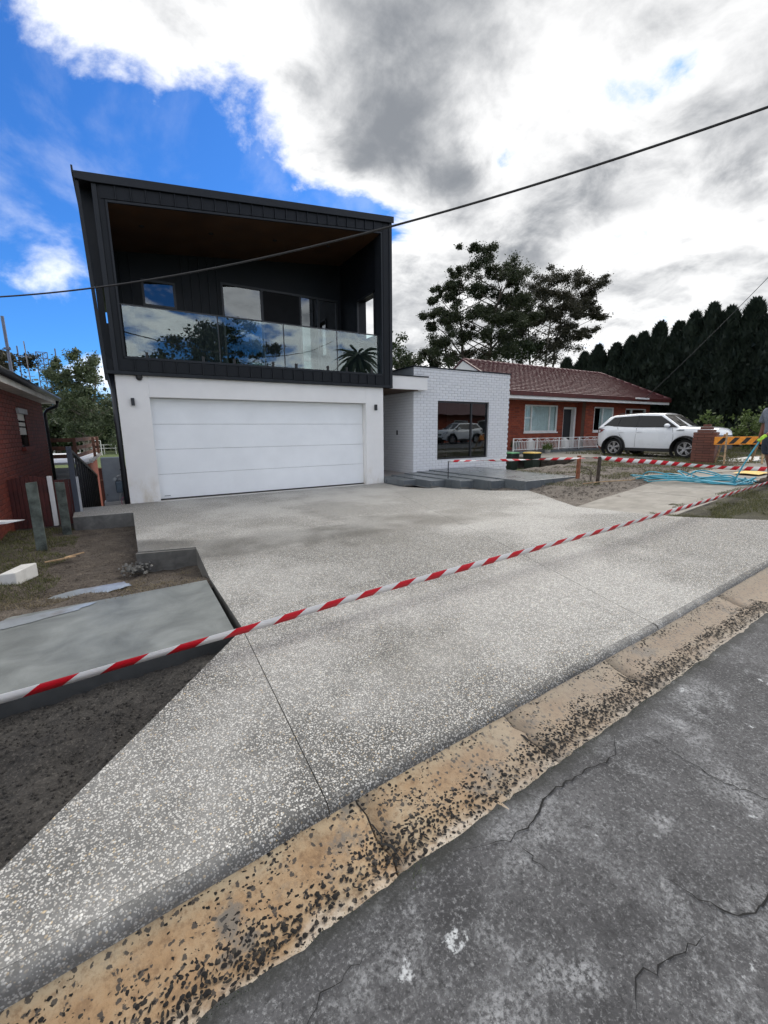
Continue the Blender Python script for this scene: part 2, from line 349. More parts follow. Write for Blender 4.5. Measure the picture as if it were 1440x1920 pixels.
def soil(name, c1, c2, c3, fine=1.0):
    m, t, b = newmat(name); v = t.coord()
    cc = t.ramp(t.noise(v, 4, 8, .72), [(.3, c1), (.55, c2), (.78, c3)])
    cc = t.mix(t.math('MULTIPLY', t.sstep(t.noise(v, 70*fine, 4, .7), .5, .72), .55), cc, tuple(min(1, q*1.8) for q in c3))
    cc = t.mix(t.math('MULTIPLY', t.sstep(t.noise(v, 34, 4, .7), .52, .7), .5), cc, tuple(q*.5 for q in c1))
    t.put(b.inputs['Base Color'], cc); b.inputs['Roughness'].default_value = .95
    t.put(b.inputs['Normal'], t.bump(t.math('ADD', t.noise(v, 45, 8, .75), t.math('MULTIPLY', t.noise(v, 14, 4, .6), 2)), .8, .02)); return m
M['soil_dark'] = soil('soil_dark', (.014, .013, .012), (.036, .033, .030), (.085, .078, .070))
M['soil_brown'] = soil('soil_brown', (.028, .021, .016), (.082, .066, .052), (.165, .14, .112))
M['soil_grey'] = soil('soil_grey', (.06, .05, .042), (.14, .12, .10), (.24, .21, .18))
M['earth_lawn'] = soil('earth_lawn', (.020, .017, .012), (.05, .047, .026), (.09, .082, .045))
M['field'] = soil('field', (.045, .07, .02), (.085, .12, .035), (.13, .16, .06), .2)
M['slurry'] = plain('slurry', (.27, .30, .325), .22, 0, .12, 3.0, .03, 40, dirt=((.13, .10, .075), .9))
def tape_mat():
    m, t, b = newmat('barrier_tape'); u = t.coord('UV'); x, y, z = t.sep(u)
    f = t.math('FRACT', t.math('ADD', x, t.math('MULTIPLY', y, .25)))
    k = t.sstep(f, .495, .505)
    cc = t.mix(k, (.80, .79, .79), (.66, .016, .035)); t.put(b.inputs['Base Color'], cc); b.inputs['Roughness'].default_value = .35
    tl = t.new('ShaderNodeBsdfTranslucent'); t.l.new(cc, tl.inputs[0]); mx = t.new('ShaderNodeMixShader'); mx.inputs[0].default_value = .35
    o = t.n['Material Output']; t.l.new(b.outputs[0], mx.inputs[1]); t.l.new(tl.outputs[0], mx.inputs[2]); t.l.new(mx.outputs[0], o.inputs[0])
    return m
M['tape'] = tape_mat()
# ------------------------------------------------------------------ helpers: objects and meshes
def tag(o, label=None, cat=None, group=None, kind=None):
    if label: o['label'] = label
    if cat: o['category'] = cat
    if group: o['group'] = group
    if kind: o['kind'] = kind
    return o
LOC = {}
def empty(name, loc, label=None, cat=None, group=None, kind=None):
    o = bpy.data.objects.new(name, None); COL.objects.link(o); o.location = loc; o.empty_display_size = .2
    LOC[o] = Vector(loc); return tag(o, label, cat, group, kind)
def setparent(o, p):
    if p is None: return
    o.parent = p
    if p in LOC: o.matrix_parent_inverse = Matrix.Translation(-LOC[p])
def copy_tree(o, parent=None):
    c = o.copy(); COL.objects.link(c)
    if parent is not None: c.parent = parent; c.matrix_parent_inverse = o.matrix_parent_inverse.copy()
    for ch in list(o.children):
        copy_tree(ch, c)
    return c
class MB:
    def __init__(s): s.v = []; s.f = []; s.uv = None
    def add(s, vs, fs):
        k = len(s.v); s.v.extend([tuple(p) for p in vs]); s.f.extend([tuple(i+k for i in f) for f in fs]); return s
    def box(s, x0, x1, y0, y1, z0, z1, mat=None):
        vs = [(x0,y0,z0),(x1,y0,z0),(x1,y1,z0),(x0,y1,z0),(x0,y0,z1),(x1,y0,z1),(x1,y1,z1),(x0,y1,z1)]
        if mat is not None: vs = [mat @ Vector(p) for p in vs]
        return s.add(vs, [(0,3,2,1),(4,5,6,7),(0,1,5,4),(1,2,6,5),(2,3,7,6),(3,0,4,7)])
    def prism(s, a, b):          # two equal loops of points, capped
        n = len(a); return s.add(list(a)+list(b), [tuple(range(n))[::-1], tuple(range(n, 2*n))]+[(i, (i+1) % n, n+(i+1) % n, n+i) for i in range(n)])
    def poly_xz(s, pts, y0, y1): return s.prism([(x, y0, z) for x, z in pts], [(x, y1, z) for x, z in pts])
    def poly_yz(s, pts, x0, x1): return s.prism([(x0, y, z) for y, z in pts], [(x1, y, z) for y, z in pts])
    def bar(s, p, q, w, h=None, upv=(0, 0, 1)):
        p = Vector(p); q = Vector(q); d = (q-p).normalized(); u = Vector(upv)
        if abs(d.dot(u)) > .95: u = Vector((0, 1, 0))
        sd = d.cross(u).normalized(); u = sd.cross(d).normalized(); h = w if h is None else h
        offs = [(-w/2, -h/2), (w/2, -h/2), (w/2, h/2), (-w/2, h/2)]
        return s.prism([p+sd*a+u*b for a, b in offs], [q+sd*a+u*b for a, b in offs])
    def tube(s, pts, r, n=8, cap=True):
        pts = [Vector(p) for p in pts]; m = len(pts); rs = r if hasattr(r, '__len__') else [r]*m
        vs = []; ref = None
        for i in range(m):
            d = (pts[min(i+1, m-1)]-pts[max(i-1, 0)]).normalized()
            if ref is None: ref = d.cross(Vector((0, 0, 1)) if abs(d.z) < .9 else Vector((1, 0, 0)))
            a = ref-d*ref.dot(d)
            if a.length < 1e-5: a = d.cross(Vector((.3, .9, .2)))
            a.normalize(); ref = a; b = d.cross(a)
            for k in range(n):
                t = 2*math.pi*k/n; vs.append(pts[i]+(a*math.cos(t)+b*math.sin(t))*rs[i])
        fs = [(i*n+k, i*n+(k+1) % n, (i+1)*n+(k+1) % n, (i+1)*n+k) for i in range(m-1) for k in range(n)]
        if cap: fs += [tuple(range(n))[::-1], tuple(range((m-1)*n, m*n))]
        return s.add(vs, fs)
    def lathe(s, prof, center=(0, 0, 0), n=24, axis='Z'):
        vs = []; c = Vector(center)
        for r, h in prof:
            for k in range(n):
                t = 2*math.pi*k/n; p = (r*math.cos(t), r*math.sin(t), h)
                if axis == 'Y': p = (p[0], p[2], p[1])
                if axis == 'X': p = (p[2], p[0], p[1])
                vs.append(c+Vector(p))
        m = len(prof); fs = [(i*n+k, i*n+(k+1) % n, (i+1)*n+(k+1) % n, (i+1)*n+k) for i in range(m-1) for k in range(n)]
        return s.add(vs, fs)
    def build(s, name, mat, parent=None, smooth=False, bevel=0.0, seg=2, label=None, kind=None):
        me = bpy.data.meshes.new(name); me.from_pydata(s.v, [], s.f); me.update()
        bm = bmesh.new(); bm.from_mesh(me); bmesh.ops.recalc_face_normals(bm, faces=bm.faces); bm.to_mesh(me); bm.free()
        return link(name, me, mat, parent, smooth, bevel, seg, label, kind)
def link(name, me, mat, parent=None, smooth=False, bevel=0.0, seg=2, label=None, kind=None):
    o = bpy.data.objects.new(name, me); COL.objects.link(o)
    if mat is not None and not me.materials: me.materials.append(M[mat] if isinstance(mat, str) else mat)
    if smooth: me.polygons.foreach_set('use_smooth', [True]*len(me.polygons))
    if bevel:
        b = o.modifiers.new('bevel', 'BEVEL'); b.width = bevel; b.segments = seg; b.limit_method = 'ANGLE'; b.angle_limit = R_(40)
    setparent(o, parent)
    if label: o['label'] = label
    if kind: o['kind'] = kind
    return o
def npmesh(name, V, F, mat, parent=None, smooth=False, kind=None):
    """fast mesh from numpy verts (n,3) and equal-sized faces (m,k)"""
    me = bpy.data.meshes.new(name); k = F.shape[1]
    me.vertices.add(len(V)); me.vertices.foreach_set('co', V.astype(np.float32).ravel())
    me.loops.add(F.size); me.loops.foreach_set('vertex_index', F.astype(np.int32).ravel())
    me.polygons.add(len(F)); me.polygons.foreach_set('loop_start', np.arange(0, F.size, k, dtype=np.int32))
    me.update(calc_edges=True); me.validate()
    return link(name, me, mat, parent, smooth, kind=kind)
def fbm(x, y, sc_, oct_=4, z=0.0): return noise.fractal(Vector((x*sc_, y*sc_, z)), .9, 2.0, oct_)

XS = [-8, -5, 0, 3, 5.4, 7, 9, 11, 13, 16, 30]; ZS = [-.1, -.06, 0, .045, .10, .16, .26, .345, .38, .41, .5]
def sst(a, b, x): t = min(1, max(0, (x-a)/(b-a))); return t*t*(3-2*t)
def zstreet(x): return float(np.interp(x, XS, ZS))
def zg(x, y): return zstreet(x)*(1-sst(3.2, 7.5, y)*(1-sst(6.5, 10.5, x)))
def yk(x): return 1.345+.033*x          # driveway edge / kerb line
def ygo(x): return .965+.033*x          # outer edge of the gutter

def slab(name, pts, zf, thick, mat, parent=None, cell=.5, bevel=0.0, side=None):
    bm = bmesh.new(); vs = [bm.verts.new((x, y, 0)) for x, y in pts]; f = bm.faces.new(vs)
    bmesh.ops.triangulate(bm, faces=[f])
    xs = [p[0] for p in pts]; ys = [p[1] for p in pts]
    for k in range(math.ceil(min(xs)/cell), math.floor(max(xs)/cell)+1):
        bmesh.ops.bisect_plane(bm, geom=bm.verts[:]+bm.edges[:]+bm.faces[:], plane_co=(k*cell, 0, 0), plane_no=(1, 0, 0), dist=1e-4)
    for k in range(math.ceil(min(ys)/cell), math.floor(max(ys)/cell)+1):
        bmesh.ops.bisect_plane(bm, geom=bm.verts[:]+bm.edges[:]+bm.faces[:], plane_co=(0, k*cell, 0), plane_no=(0, 1, 0), dist=1e-4)
    bmesh.ops.recalc_face_normals(bm, faces=bm.faces)
    if bm.faces[:][0].normal.z < 0: bmesh.ops.reverse_faces(bm, faces=bm.faces[:])
    for v in bm.verts: v.co.z = zf(v.co.x, v.co.y)
    be = [e for e in bm.edges if e.is_boundary]
    ret = bmesh.ops.extrude_edge_only(bm, edges=be)
    for e in ret['geom']:
        if isinstance(e, bmesh.types.BMVert): e.co.z -= thick
    if side is not None:
        for f in bm.faces:
            if abs(f.normal.z) < .5: f.material_index = 1
    me = bpy.data.meshes.new(name); bmesh.ops.recalc_face_normals(bm, faces=bm.faces); bm.to_mesh(me); bm.free()
    me.materials.append(M[mat])
    if side is not None: me.materials.append(M[side])
    return link(name, me, None, parent, bevel=bevel, seg=3)
def patch(name, x0, x1, y0, y1, step, zf, mat, amp=.02, label=None, kind='structure', sc_=2.5):
    nx = int((x1-x0)/step)+1; ny = int((y1-y0)/step)+1
    V = np.zeros((nx*ny, 3)); k = 0
    for j in range(ny):
        for i in range(nx):
            x = x0+(x1-x0)*i/(nx-1); y = y0+(y1-y0)*j/(ny-1)
            V[k] = (x, y, zf(x, y)+amp*fbm(x, y, sc_, 5)); k += 1
    ii, jj = np.meshgrid(np.arange(nx-1), np.arange(ny-1)); a = (jj*nx+ii).ravel()
    F = np.stack([a, a+1, a+nx+1, a+nx], 1)
    o = npmesh(name, V, F, mat, None, True, kind); return tag(o, label)

# scatter of small dome-shaped stones / clods as one mesh
def stones(name, P, size, mat, parent=None, flat=.45, sink=.3, aniso=.4, kind='stuff', yaw=None, rough=.5):
    n = len(P); k = 6
    ang = np.linspace(0, 2*np.pi, k, endpoint=False)
    tmpl = np.concatenate([np.stack([np.cos(ang), np.sin(ang), np.zeros(k)], 1), np.stack([.62*np.cos(ang+.3), .62*np.sin(ang+.3), np.full(k, .8)], 1)], 0)
    jit = 1+rough*(rng.random((n, k, 1))-.5); V = np.repeat(tmpl[None], n, 0)*np.concatenate([jit, jit*(1+.15*(rng.random((n, k, 1))-.5))], 1)
    sx = size*(.55+.9*rng.random(n)); sy = sx*(1-aniso*rng.random(n)); sz = sx*flat*(.6+.8*rng.random(n))
    th = rng.random(n)*6.283 if yaw is None else yaw+rng.normal(0, .5, n)
    X = V[..., 0]*sx[:, None]; Y = V[..., 1]*sy[:, None]; Z = (V[..., 2]-sink)*sz[:, None]
    c, s_2 = np.cos(th)[:, None], np.sin(th)[:, None]
    W_ = np.stack([X*c-Y*s_2, X*s_2+Y*c, Z], -1)+P[:, None, :]
    base = (np.arange(n)*2*k)[:, None]
    side = np.array([[i, (i+1) % k, k+(i+1) % k, k+i] for i in range(k)]); top = np.array([[k, k+1, k+2, k+3], [k, k+3, k+4, k+5]])
    Fq = np.concatenate([side, top], 0)
    F = (base[:, :, None]+Fq[None]).reshape(-1, 4)
    return npmesh(name, W_.reshape(-1, 3), F, mat, parent, False, kind)
def blades(name, P, h, w, mat, parent=None, kind='stuff', lean=.5):
    n = len(P); a = rng.random(n)*6.283; hh = h*(.4+.9*rng.random(n)); ln = lean*rng.random(n)*hh; b = rng.random(n)*6.283
    dx = np.cos(a)*w/2; dy = np.sin(a)*w/2
    V = np.zeros((n, 3, 3)); V[:, 0] = P+np.stack([dx, dy, 0*dx], 1); V[:, 1] = P-np.stack([dx, dy, 0*dx], 1)
    V[:, 2] = P+np.stack([np.cos(b)*ln, np.sin(b)*ln, hh], 1)
    return npmesh(name, V.reshape(-1, 3), np.arange(n*3).reshape(n, 3), mat, parent, False, kind)

# ================================================================== THE SETTING
def zbase(x, y):
    z = zstreet(max(-8, min(30, x)))-.42
    f = sst(10.6, 24, y)*(1-sst(12.5, 20, x)); z = z*(1-f)+(-2.75)*f
    if y > 110: z += 16*sst(110, 260, y)*(.6+.4*fbm(x, y, .01, 3))*(1-sst(20, 90, x))
    if y < -8: z = -.1
    return z
gx = sorted(set([-600, -400, -250, -150, -90, -60, -40, -28]+list(np.arange(-20, 34, 1.0))+[38, 45, 60, 90, 150, 250, 400, 600]))
gy = sorted(set([-300, -150, -80, -40, -25, -16, -12, -9, -8, -7.5, -4, -1, 1]+list(np.arange(2, 30, 1.0))+[33, 38, 45, 55, 70, 90, 110, 125, 140, 160, 180, 200, 230, 260, 320, 450, 700]))
V = np.array([(x, y, zbase(x, y)) for y in gy for x in gx]); nx = len(gx)
ii, jj = np.meshgrid(np.arange(nx-1), np.arange(len(gy)-1)); a = (jj*nx+ii).ravel()
tag(npmesh('ground', V, np.stack([a, a+1, a+nx+1, a+nx], 1), 'field', None, True, 'structure'), 'grassy ground falling away behind the houses to the sports field')

# road
rx = list(np.arange(-30, -1, .5))+list(np.arange(-1, 6, .03))+list(np.arange(6, 46, .5)); ry = [-7.6, -5, -3, -1.5, -.5, 0, .4, .8, .99]
def zroad(x, y): return zstreet(max(-8, min(30, x)))-.064+.012*(y if y > 0 else 0)
V = []
for y in ry:
    for x in rx:
        yy = y if y < .99 else ygo(x)+.016*fbm(x, 0, 5, 5)+.008*fbm(x, 4, 19, 3)
        V.append((x, yy, zroad(x, min(yy, 1))-(.0 if y < .99 else .004)))
V = np.array(V); nx = len(rx); ii, jj = np.meshgrid(np.arange(nx-1), np.arange(len(ry)-1)); a = (jj*nx+ii).ravel()
road = empty('road', (0, 0, 0), 'cracked grey asphalt road in the foreground', None, None, 'structure')
npmesh('asphalt_surface', V, np.stack([a, a+1, a+nx+1, a+nx], 1), 'asphalt', road)
def crack(pts, w=.006, name='crack', z=zroad, parent=None, mat='crack'):
    out = []
    for (x0, y0), (x1, y1) in zip(pts[:-1], pts[1:]):
        n = max(2, int(math.hypot(x1-x0, y1-y0)/.022))
        for i in range(n):
            t = i/n; j = 1 if (i or out) else 0
            out.append((x0+(x1-x0)*t+random.gauss(0, .005)*j, y0+(y1-y0)*t+random.gauss(0, .005)*j))
    out.append(pts[-1]); V_ = []; m = len(out)
    for i, (x, y) in enumerate(out):
        x2, y2 = out[min(i+1, m-1)]; x1, y1 = out[max(i-1, 0)]; d = math.hypot(x2-x1, y2-y1) or 1
        ww = w*(.35+.9*random.random())*min(1, .2+3*min(i, m-1-i)/m)
        nx_, ny_ = -(y2-y1)/d*ww/2, (x2-x1)/d*ww/2
        V_ += [(x+nx_, y+ny_, z(x, y)+.004), (x-nx_, y-ny_, z(x, y)+.004)]
    b = MB(); b.add(V_, [(2*i, 2*i+1, 2*i+3, 2*i+2) for i in range(m-1)]); b.build(name, mat, parent)
for pts, w in ([(1.88, .97), (1.77, .9), (1.55, .92), (1.35, .93), (1.17, .88), (1.06, .88), (.94, .91), (.85, .95)], .012), ([(1.07, .87), (1.07, .78), (1.09, .70)], .007), \
    ([(2.02, .99), (2.01, .77), (2.0, .62), (2.06, .44), (2.12, .2)], .008), ([(1.39, .51), (1.42, .42), (1.47, .33), (1.55, .31), (1.7, .3)], .009), \
    ([(.97, .37), (1.05, .42), (1.1, .40), (1.25, .37), (1.33, .36)], .007), ([(.12, .72), (.29, .84), (.35, .84), (.44, .86)], .006), ([(1.3, .92), (1.24, 1.0), (1.2, .97)], .006):
    crack(pts, w*.62, 'crack', zroad, road)

# gutter: cast slabs, broken apart at ragged joints
gut = empty('gutter', (0, 1.1, 0), 'stained concrete gutter with dark stones showing', None, None, 'structure')
def zgut(x, t): return zstreet(x)-.024-.042*sst(.9, -.7, x)-.034*math.sin(math.pi*min(1, t*1.1))-.034*t      # t 0 at the driveway, 1 at the road
joints = [-6, -4.2, -2.4, -.9, .655, 1.54, 2.46, 4.2, 5.9, 7.7, 9.6, 12, 15, 18, 22, 26]
jag = {j: [random.gauss(0, .012) for _ in range(9)] for j in joints}
for a, b_ in zip(joints[:-1], joints[1:]):
    nu = max(6, int((b_-a)/.12)); nv = 9; V = []
    for j in range(nv):
        t = j/(nv-1)
        for i in range(nu+1):
            x = a+.004+jag[a][j]+(b_-a-.008+jag[b_][j]-jag[a][j])*i/nu
            y = yk(x)-.01+(ygo(x)-.035-yk(x)+.01)*t
            V.append((x, y, zgut(x, t)+.004*fbm(x, y, 9, 3)))
    n0 = len(V)
    F = [(j*(nu+1)+i, j*(nu+1)+i+1, (j+1)*(nu+1)+i+1, (j+1)*(nu+1)+i) for j in range(nv-1) for i in range(nu)]
    for c in (0, nu):
        for j in range(nv): V.append((V[j*(nu+1)+c][0], V[j*(nu+1)+c][1], V[j*(nu+1)+c][2]-.05))
    for q, c in enumerate((0, nu)):
        F += [(j*(nu+1)+c, (j+1)*(nu+1)+c, n0+q*nv+j+1, n0+q*nv+j) for j in range(nv-1)]
    MB().add(V, F).build('gutter_slab', 'gutter', gut, True)
MB().box(-6, 26, .95, 1.9, -.75, -.2).build('bedding', 'soil_dark', gut)
for j in joints[4:7]: crack([(j-.01, yk(j)+.03), (j+random.gauss(0, .02), 1.2), (j+.02, ygo(j)+.02)], .012, 'joint_crack', lambda x, y: zgut(x, (yk(x)-y)/.34)+.002, gut)
# dark stones set in the gutter concrete
P = []; cs = .0138
for i in range(int(5.2/cs)):
    for j in range(int(.335/cs)):
        x = -.75+(i+.5+rng.uniform(-.42, .42))*cs; t = (j+.5+rng.uniform(-.42, .42))*cs/.335
        dens = (.38+.40*sst(.05, .40, t))*(.55+.45*sst(-.25, .2, fbm(x, t*.33, 3.0, 3)+.12))*(1-.25*sst(.75, 1.0, t))
        if rng.random() < dens: P.append((x, yk(x)-.05-t*.325, zgut(x, .1+t*.9)+.001))
stones('gutter_stones', np.array(P), .0070, 'stone_dark', gut, .2, .35, .7, rough=.7)
# moss and weeds at the joint
P = np.array([(.70+rng.normal(0, .02), .955+rng.normal(0, .014), -.075) for _ in range(60)])
tag(blades('weed_tuft', P, .035, .006, 'leaf_bush', None, 'thing', 1.6), 'small green weed in the gutter joint', 'weed')
P = []
for x in np.arange(-.5, 3.2, .004): P.append((x, ygo(x)-.005+rng.normal(0, .006), zroad(x, .97)))
blades('gutter_moss', np.array(P), .006, .004, 'leaf_dark', gut)

# driveway
drv = empty('driveway', (3, 5, 0), 'new exposed aggregate concrete driveway', None, None, 'structure')
G = .0019
def J2(y, s): return 3.21+(y-1.61)*.325+s*G*.8
drvZ = lambda x, y: zg(x, y)
left = [(-1.15, yk(-1.15)), (.53-G, yk(.53)), (.595-G, 3.05), (-.52, 1.69), (-1.0, 1.42)]
main = [(.53+G, yk(.53)), (J2(yk(3.1), -1), yk(3.1)), (J2(10.18, -1), 10.18), (-.03, 10.18), (-1.0, 10.18), (-.95, 9.06), (-.03, 9.0), (-.02, 5.91), (.62, 5.74), (.575, 4.38), (.595+G, 3.05)]
right = [(J2(yk(3.1), 1), yk(3.1)), (8.9, yk(8.9)), (7.5, 2.14), (6.87, 3.05), (6.70, 3.6), (6.62, 4.47), (7.0, 5.1), (7.45, 5.8), (7.8, 6.5), (7.35, 7.25), (6.9, 7.9), (6.5, 8.5), (6.12, 9.1), (6.12, 10.18), (J2(10.18, 1), 10.18)]
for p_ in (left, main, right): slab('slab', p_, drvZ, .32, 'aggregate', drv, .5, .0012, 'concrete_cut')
slab('joint_filler', [(.5, 1.4), (.58, 3.0), (.62, 3.0), (.56, 1.4)], lambda x, y: zg(x, y)-.012, .05, 'crack', drv)
slab('joint_filler', [(J2(1.5, -6), 1.5), (J2(10, -6), 10), (J2(10, 6), 10), (J2(1.5, 6), 1.5)], lambda x, y: zg(x, y)-.012, .05, 'crack', drv)
# rounded nosing where the slab meets the gutter
for a, b_ in ((-1.15, .53-G), (.53+G, 3.155), (3.165, 8.9)):
    V = []; n_ = max(4, int((b_-a)/.12)); prof = [(.004, .0), (-.022, -.006), (-.04, -.022), (-.047, -.045), (-.05, -.12)]
    for i in range(n_+1):
        x = a+(b_-a)*i/n_
        for dy_, dz_ in prof: V.append((x, yk(x)+dy_+.003*fbm(x, 3, 8, 3), zg(x, yk(x))+dz_+(-.0005 if dz_ == 0 else .002*fbm(x, 5, 9, 3))))
    MB().add(V, [(i*5+j, (i+1)*5+j, (i+1)*5+j+1, i*5+j+1) for i in range(n_) for j in range(4)]).build('slab_edge', 'aggregate_dirty', drv, True)
# pale strip and drain channel at the garage door
MB().box(.45, 5.62, 10.10, 10.17, 0.002, .012).build('threshold_strip', 'concrete_pale', drv)
# footpaths
fp = slab('footpath', [(-9, 2.90), (.545, 3.005), (.545, 4.39), (-9, 4.28)], lambda x, y: zg(x, y)-.016, .15, 'concrete_new', None, .5, .012, 'concrete_wet')
tag(fp, 'smooth grey freshly poured concrete footpath left of the driveway', None, None, 'structure')
tag(slab('footpath', [(6.885, 3.08), (8.68, 3.16), (8.66, 4.74), (7.55, 4.66), (6.67, 4.5), (6.74, 3.6)], lambda x, y: zg(x, y)-.012, .15, 'concrete_old', None, .5, .01), 'old stained concrete footpath slab beside the driveway', None, None, 'structure')
tag(slab('footpath', [(8.70, 3.16), (11.5, 3.26), (18, 3.5), (18, 5.3), (12.7, 5.24), (8.68, 4.74)], lambda x, y: zg(x, y)-.014, .15, 'concrete_old', None, .5, .01), 'old concrete footpath under the blue hose', None, None, 'structure')
tag(slab('kerb_return', [(-.56, 1.725), (-1.03, 1.435), (-2.2, 1.40), (-2.2, 1.72)], lambda x, y: -.045, .2, 'concrete_old', None, .5, .01), 'small greenish concrete kerb piece at the left frame edge', None, None, 'structure')
# slurry left on the footpath edge and the damp soil
def blob(name, pts, z, mat, label):
    cx = sum(p[0] for p in pts)/len(pts); cy = sum(p[1] for p in pts)/len(pts); out = []
    m = len(pts)
    for i in range(m):
        for t in (0, .2, .4, .6, .8):
            x = pts[i][0]*(1-t)+pts[(i+1) % m][0]*t; y = pts[i][1]*(1-t)+pts[(i+1) % m][1]*t
            out.append((x+random.gauss(0, .012), y+random.gauss(0, .012)))
    b = MB(); b.add([(cx, cy, z(cx, cy)+.004)]+[(x, y, z(x, y)) for x, y in out], [(0, i+1, (i+1) % len(out)+1) for i in range(len(out))])
    return tag(b.build(name, mat, None), label, None, None, 'structure')
def zyard(x, y):
    z = -.26+.02*x*0
    z = z+.225*sst(5.6, 4.35, y); z += .06*sst(-.8, -1.6, x)
    z -= .045*math.exp(-((x+.55)/.42)**2-((y-5.33)/.2)**2)
    return z
patch('yard_soil', -4.5, .72, 4.2, 9.15, .045, zyard, 'soil_brown', .042, 'churned brown soil of the front yard left of the driveway')
patch('yard_soil', -4.5, .72, 9.1, 10.9, .08, lambda x, y: -.24, 'soil_brown', .02, 'bare soil by the side gate left of the new house')
patch('verge_soil', -4.5, .64, 1.44, 3.05, .03, lambda x, y: -.135+.05*sst(2.4, 1.7, y)-.08*sst(1.62, 1.46, y), 'soil_dark', .055, 'dark churned soil between the left footpath and the gutter')
blob('slurry_puddle', [(-1.0, 5.26), (-.65, 5.52), (-.2, 5.53), (-.12, 5.36), (-.3, 5.27), (-.5, 5.08), (-.8, 5.12)], lambda x, y: -.236, 'slurry', 'pale blue grey puddle of cement slurry on the brown soil')
blob('slurry_film', [(-1.9, 4.28), (-1.0, 4.29), (-.35, 4.33), (-.55, 4.2), (-.95, 4.1), (-1.9, 4.05)], lambda x, y: zg(x, y)-.011, 'slurry', 'pale slurry film on the far edge of the left footpath')
P = np.array([(x, y, -.13+.05*sst(2.4, 1.7, y)-.08*sst(1.62, 1.46, y)+.055*fbm(x, y, 2.5, 5)) for x, y in zip(-1.8+rng.random(4000)*2.3, 1.4+rng.random(4000)*1.6)])
tag(stones('soil_clods', P, .006, 'soil_dark', None, .8, .1, rough=.9), 'crumbs of dark soil on the left verge')
P = np.array([(x, y, zyard(x, y)+.042*fbm(x, y, 2.5, 5)) for x, y in zip(-3+rng.random(6000)*3.5, 4.3+rng.random(6000)*4.7)])
tag(stones('soil_clods', P, .009, 'soil_brown', None, .8, .1), 'crumbs of brown soil in the left yard')
P = np.array([(x, y, zyard(x, y)+.042*fbm(x, y, 2.5, 5)-.004) for x, y in zip(-3.2+rng.random(26000)*2.35, 5.2+rng.random(26000)*4.2) if fbm(x, y, 1.1, 3, 4.)+(-.95-x)*.9+(y-6.3)*.06 > .05 ])
tag(blades('lawn_grass', P, .045, .008, 'grass', None, 'stuff', 1.3), 'patchy lawn grass around the timber stakes on the left')
P = np.array([(x, y, zyard(x, y)+.042*fbm(x, y, 2.5, 5)) for x, y in zip(-2.5+rng.random(9000)*3.0, 4.3+rng.random(9000)*1.3) if fbm(x, y, 1.7, 3, 2.) > -.05])
tag(blades('dry_grass', P, .03, .006, 'grass_dry', None, 'stuff', 2.2), 'dry flattened grass along the left footpath')
# right-hand front yard, nature strip and lawns
def zyr(x, y):
    z = zg(x, y)-.035
    return z-(.52*sst(8.6, 10.2, y)*sst(9.4, 10.8, x)*(1-sst(13.4, 14.6, x)))
patch('yard_soil', 6.0, 16.5, 4.3, 12.6, .09, zyr, 'soil_grey', .035, 'grey bare soil of the front yard right of the porch')
patch('nature_strip', 6.75, 17.5, 1.55, 3.5, .07, lambda x, y: zg(x, 2)-.025, 'earth_lawn', .03, 'worn grassy nature strip beside the right footpath')
patch('neighbour_lawn', 16.2, 33, 3.0, 13.0, .25, lambda x, y: zg(x, y)-.02, 'earth_lawn', .04, 'worn lawn around the parked white car')
P = np.array([(x, y, zg(x, 2)-.02) for x, y in zip(6.9+rng.random(30000)**1.3*7, 1.6+rng.random(30000)*1.8) if x > 7.35-(y-2.3)*.7 and fbm(x, y, 1.4, 3) > -.15])
tag(blades('strip_grass', P, .035, .008, 'grass', None, 'stuff', 1.5), 'short worn grass on the nature strip')
P = np.array([(x, y, zyr(x, y)+.02) for x, y in zip(8.6+rng.random(24000)*8, 5.0+rng.random(24000)*3.6) if fbm(x, y, .9, 3, 7.)+.33*sst(10, 14, x) > .12])
tag(blades('yard_grass', P, .04, .012, 'grass', None, 'stuff', 1.4), 'thin grass in the bare yard in front of the white car')
P = np.array([(x, y, zg(x, y)+.01) for x, y in zip(16+rng.random(16000)*9, 4.6+rng.random(16000)*7) if fbm(x, y, .8, 3, 3.) > -.05])
tag(blades('car_lawn_grass', P, .08, .02, 'grass', None, 'stuff', 1.3), 'grass tufts around the white car')
P = np.array([(x, y, zyr(x, y)+.01) for x, y in zip(7.4+rng.random(2200)*8, 4.9+rng.random(2200)*3.5)])
tag(stones('soil_clods', P, .022, 'soil_grey', None, .7, .2), 'crumbs of grey soil and rubble in the right yard')
# the neighbour's paved parking strip, a low step above the yard
npv = slab('parking_slab', [(13.3, 10.6), (14.8, 9.7), (15.7, 8.3), (16.1, 7.1), (16.6, 6.55), (19, 6.5), (19, 12.76), (13.3, 12.76)], lambda x, y: .405, .09, 'concrete_old', None, 1.0, .01)
tag(npv, 'pale concrete parking slab under the white car', None, None, 'structure')
tag(slab('parking_slab', [(16.2, 5.35), (24, 5.6), (24, 6.3), (16.2, 6.1)], lambda x, y: zg(x, y)+.004, .09, 'concrete_pale', None, 1.0, .01), 'pale paving behind the barrier board', None, None, 'structure')
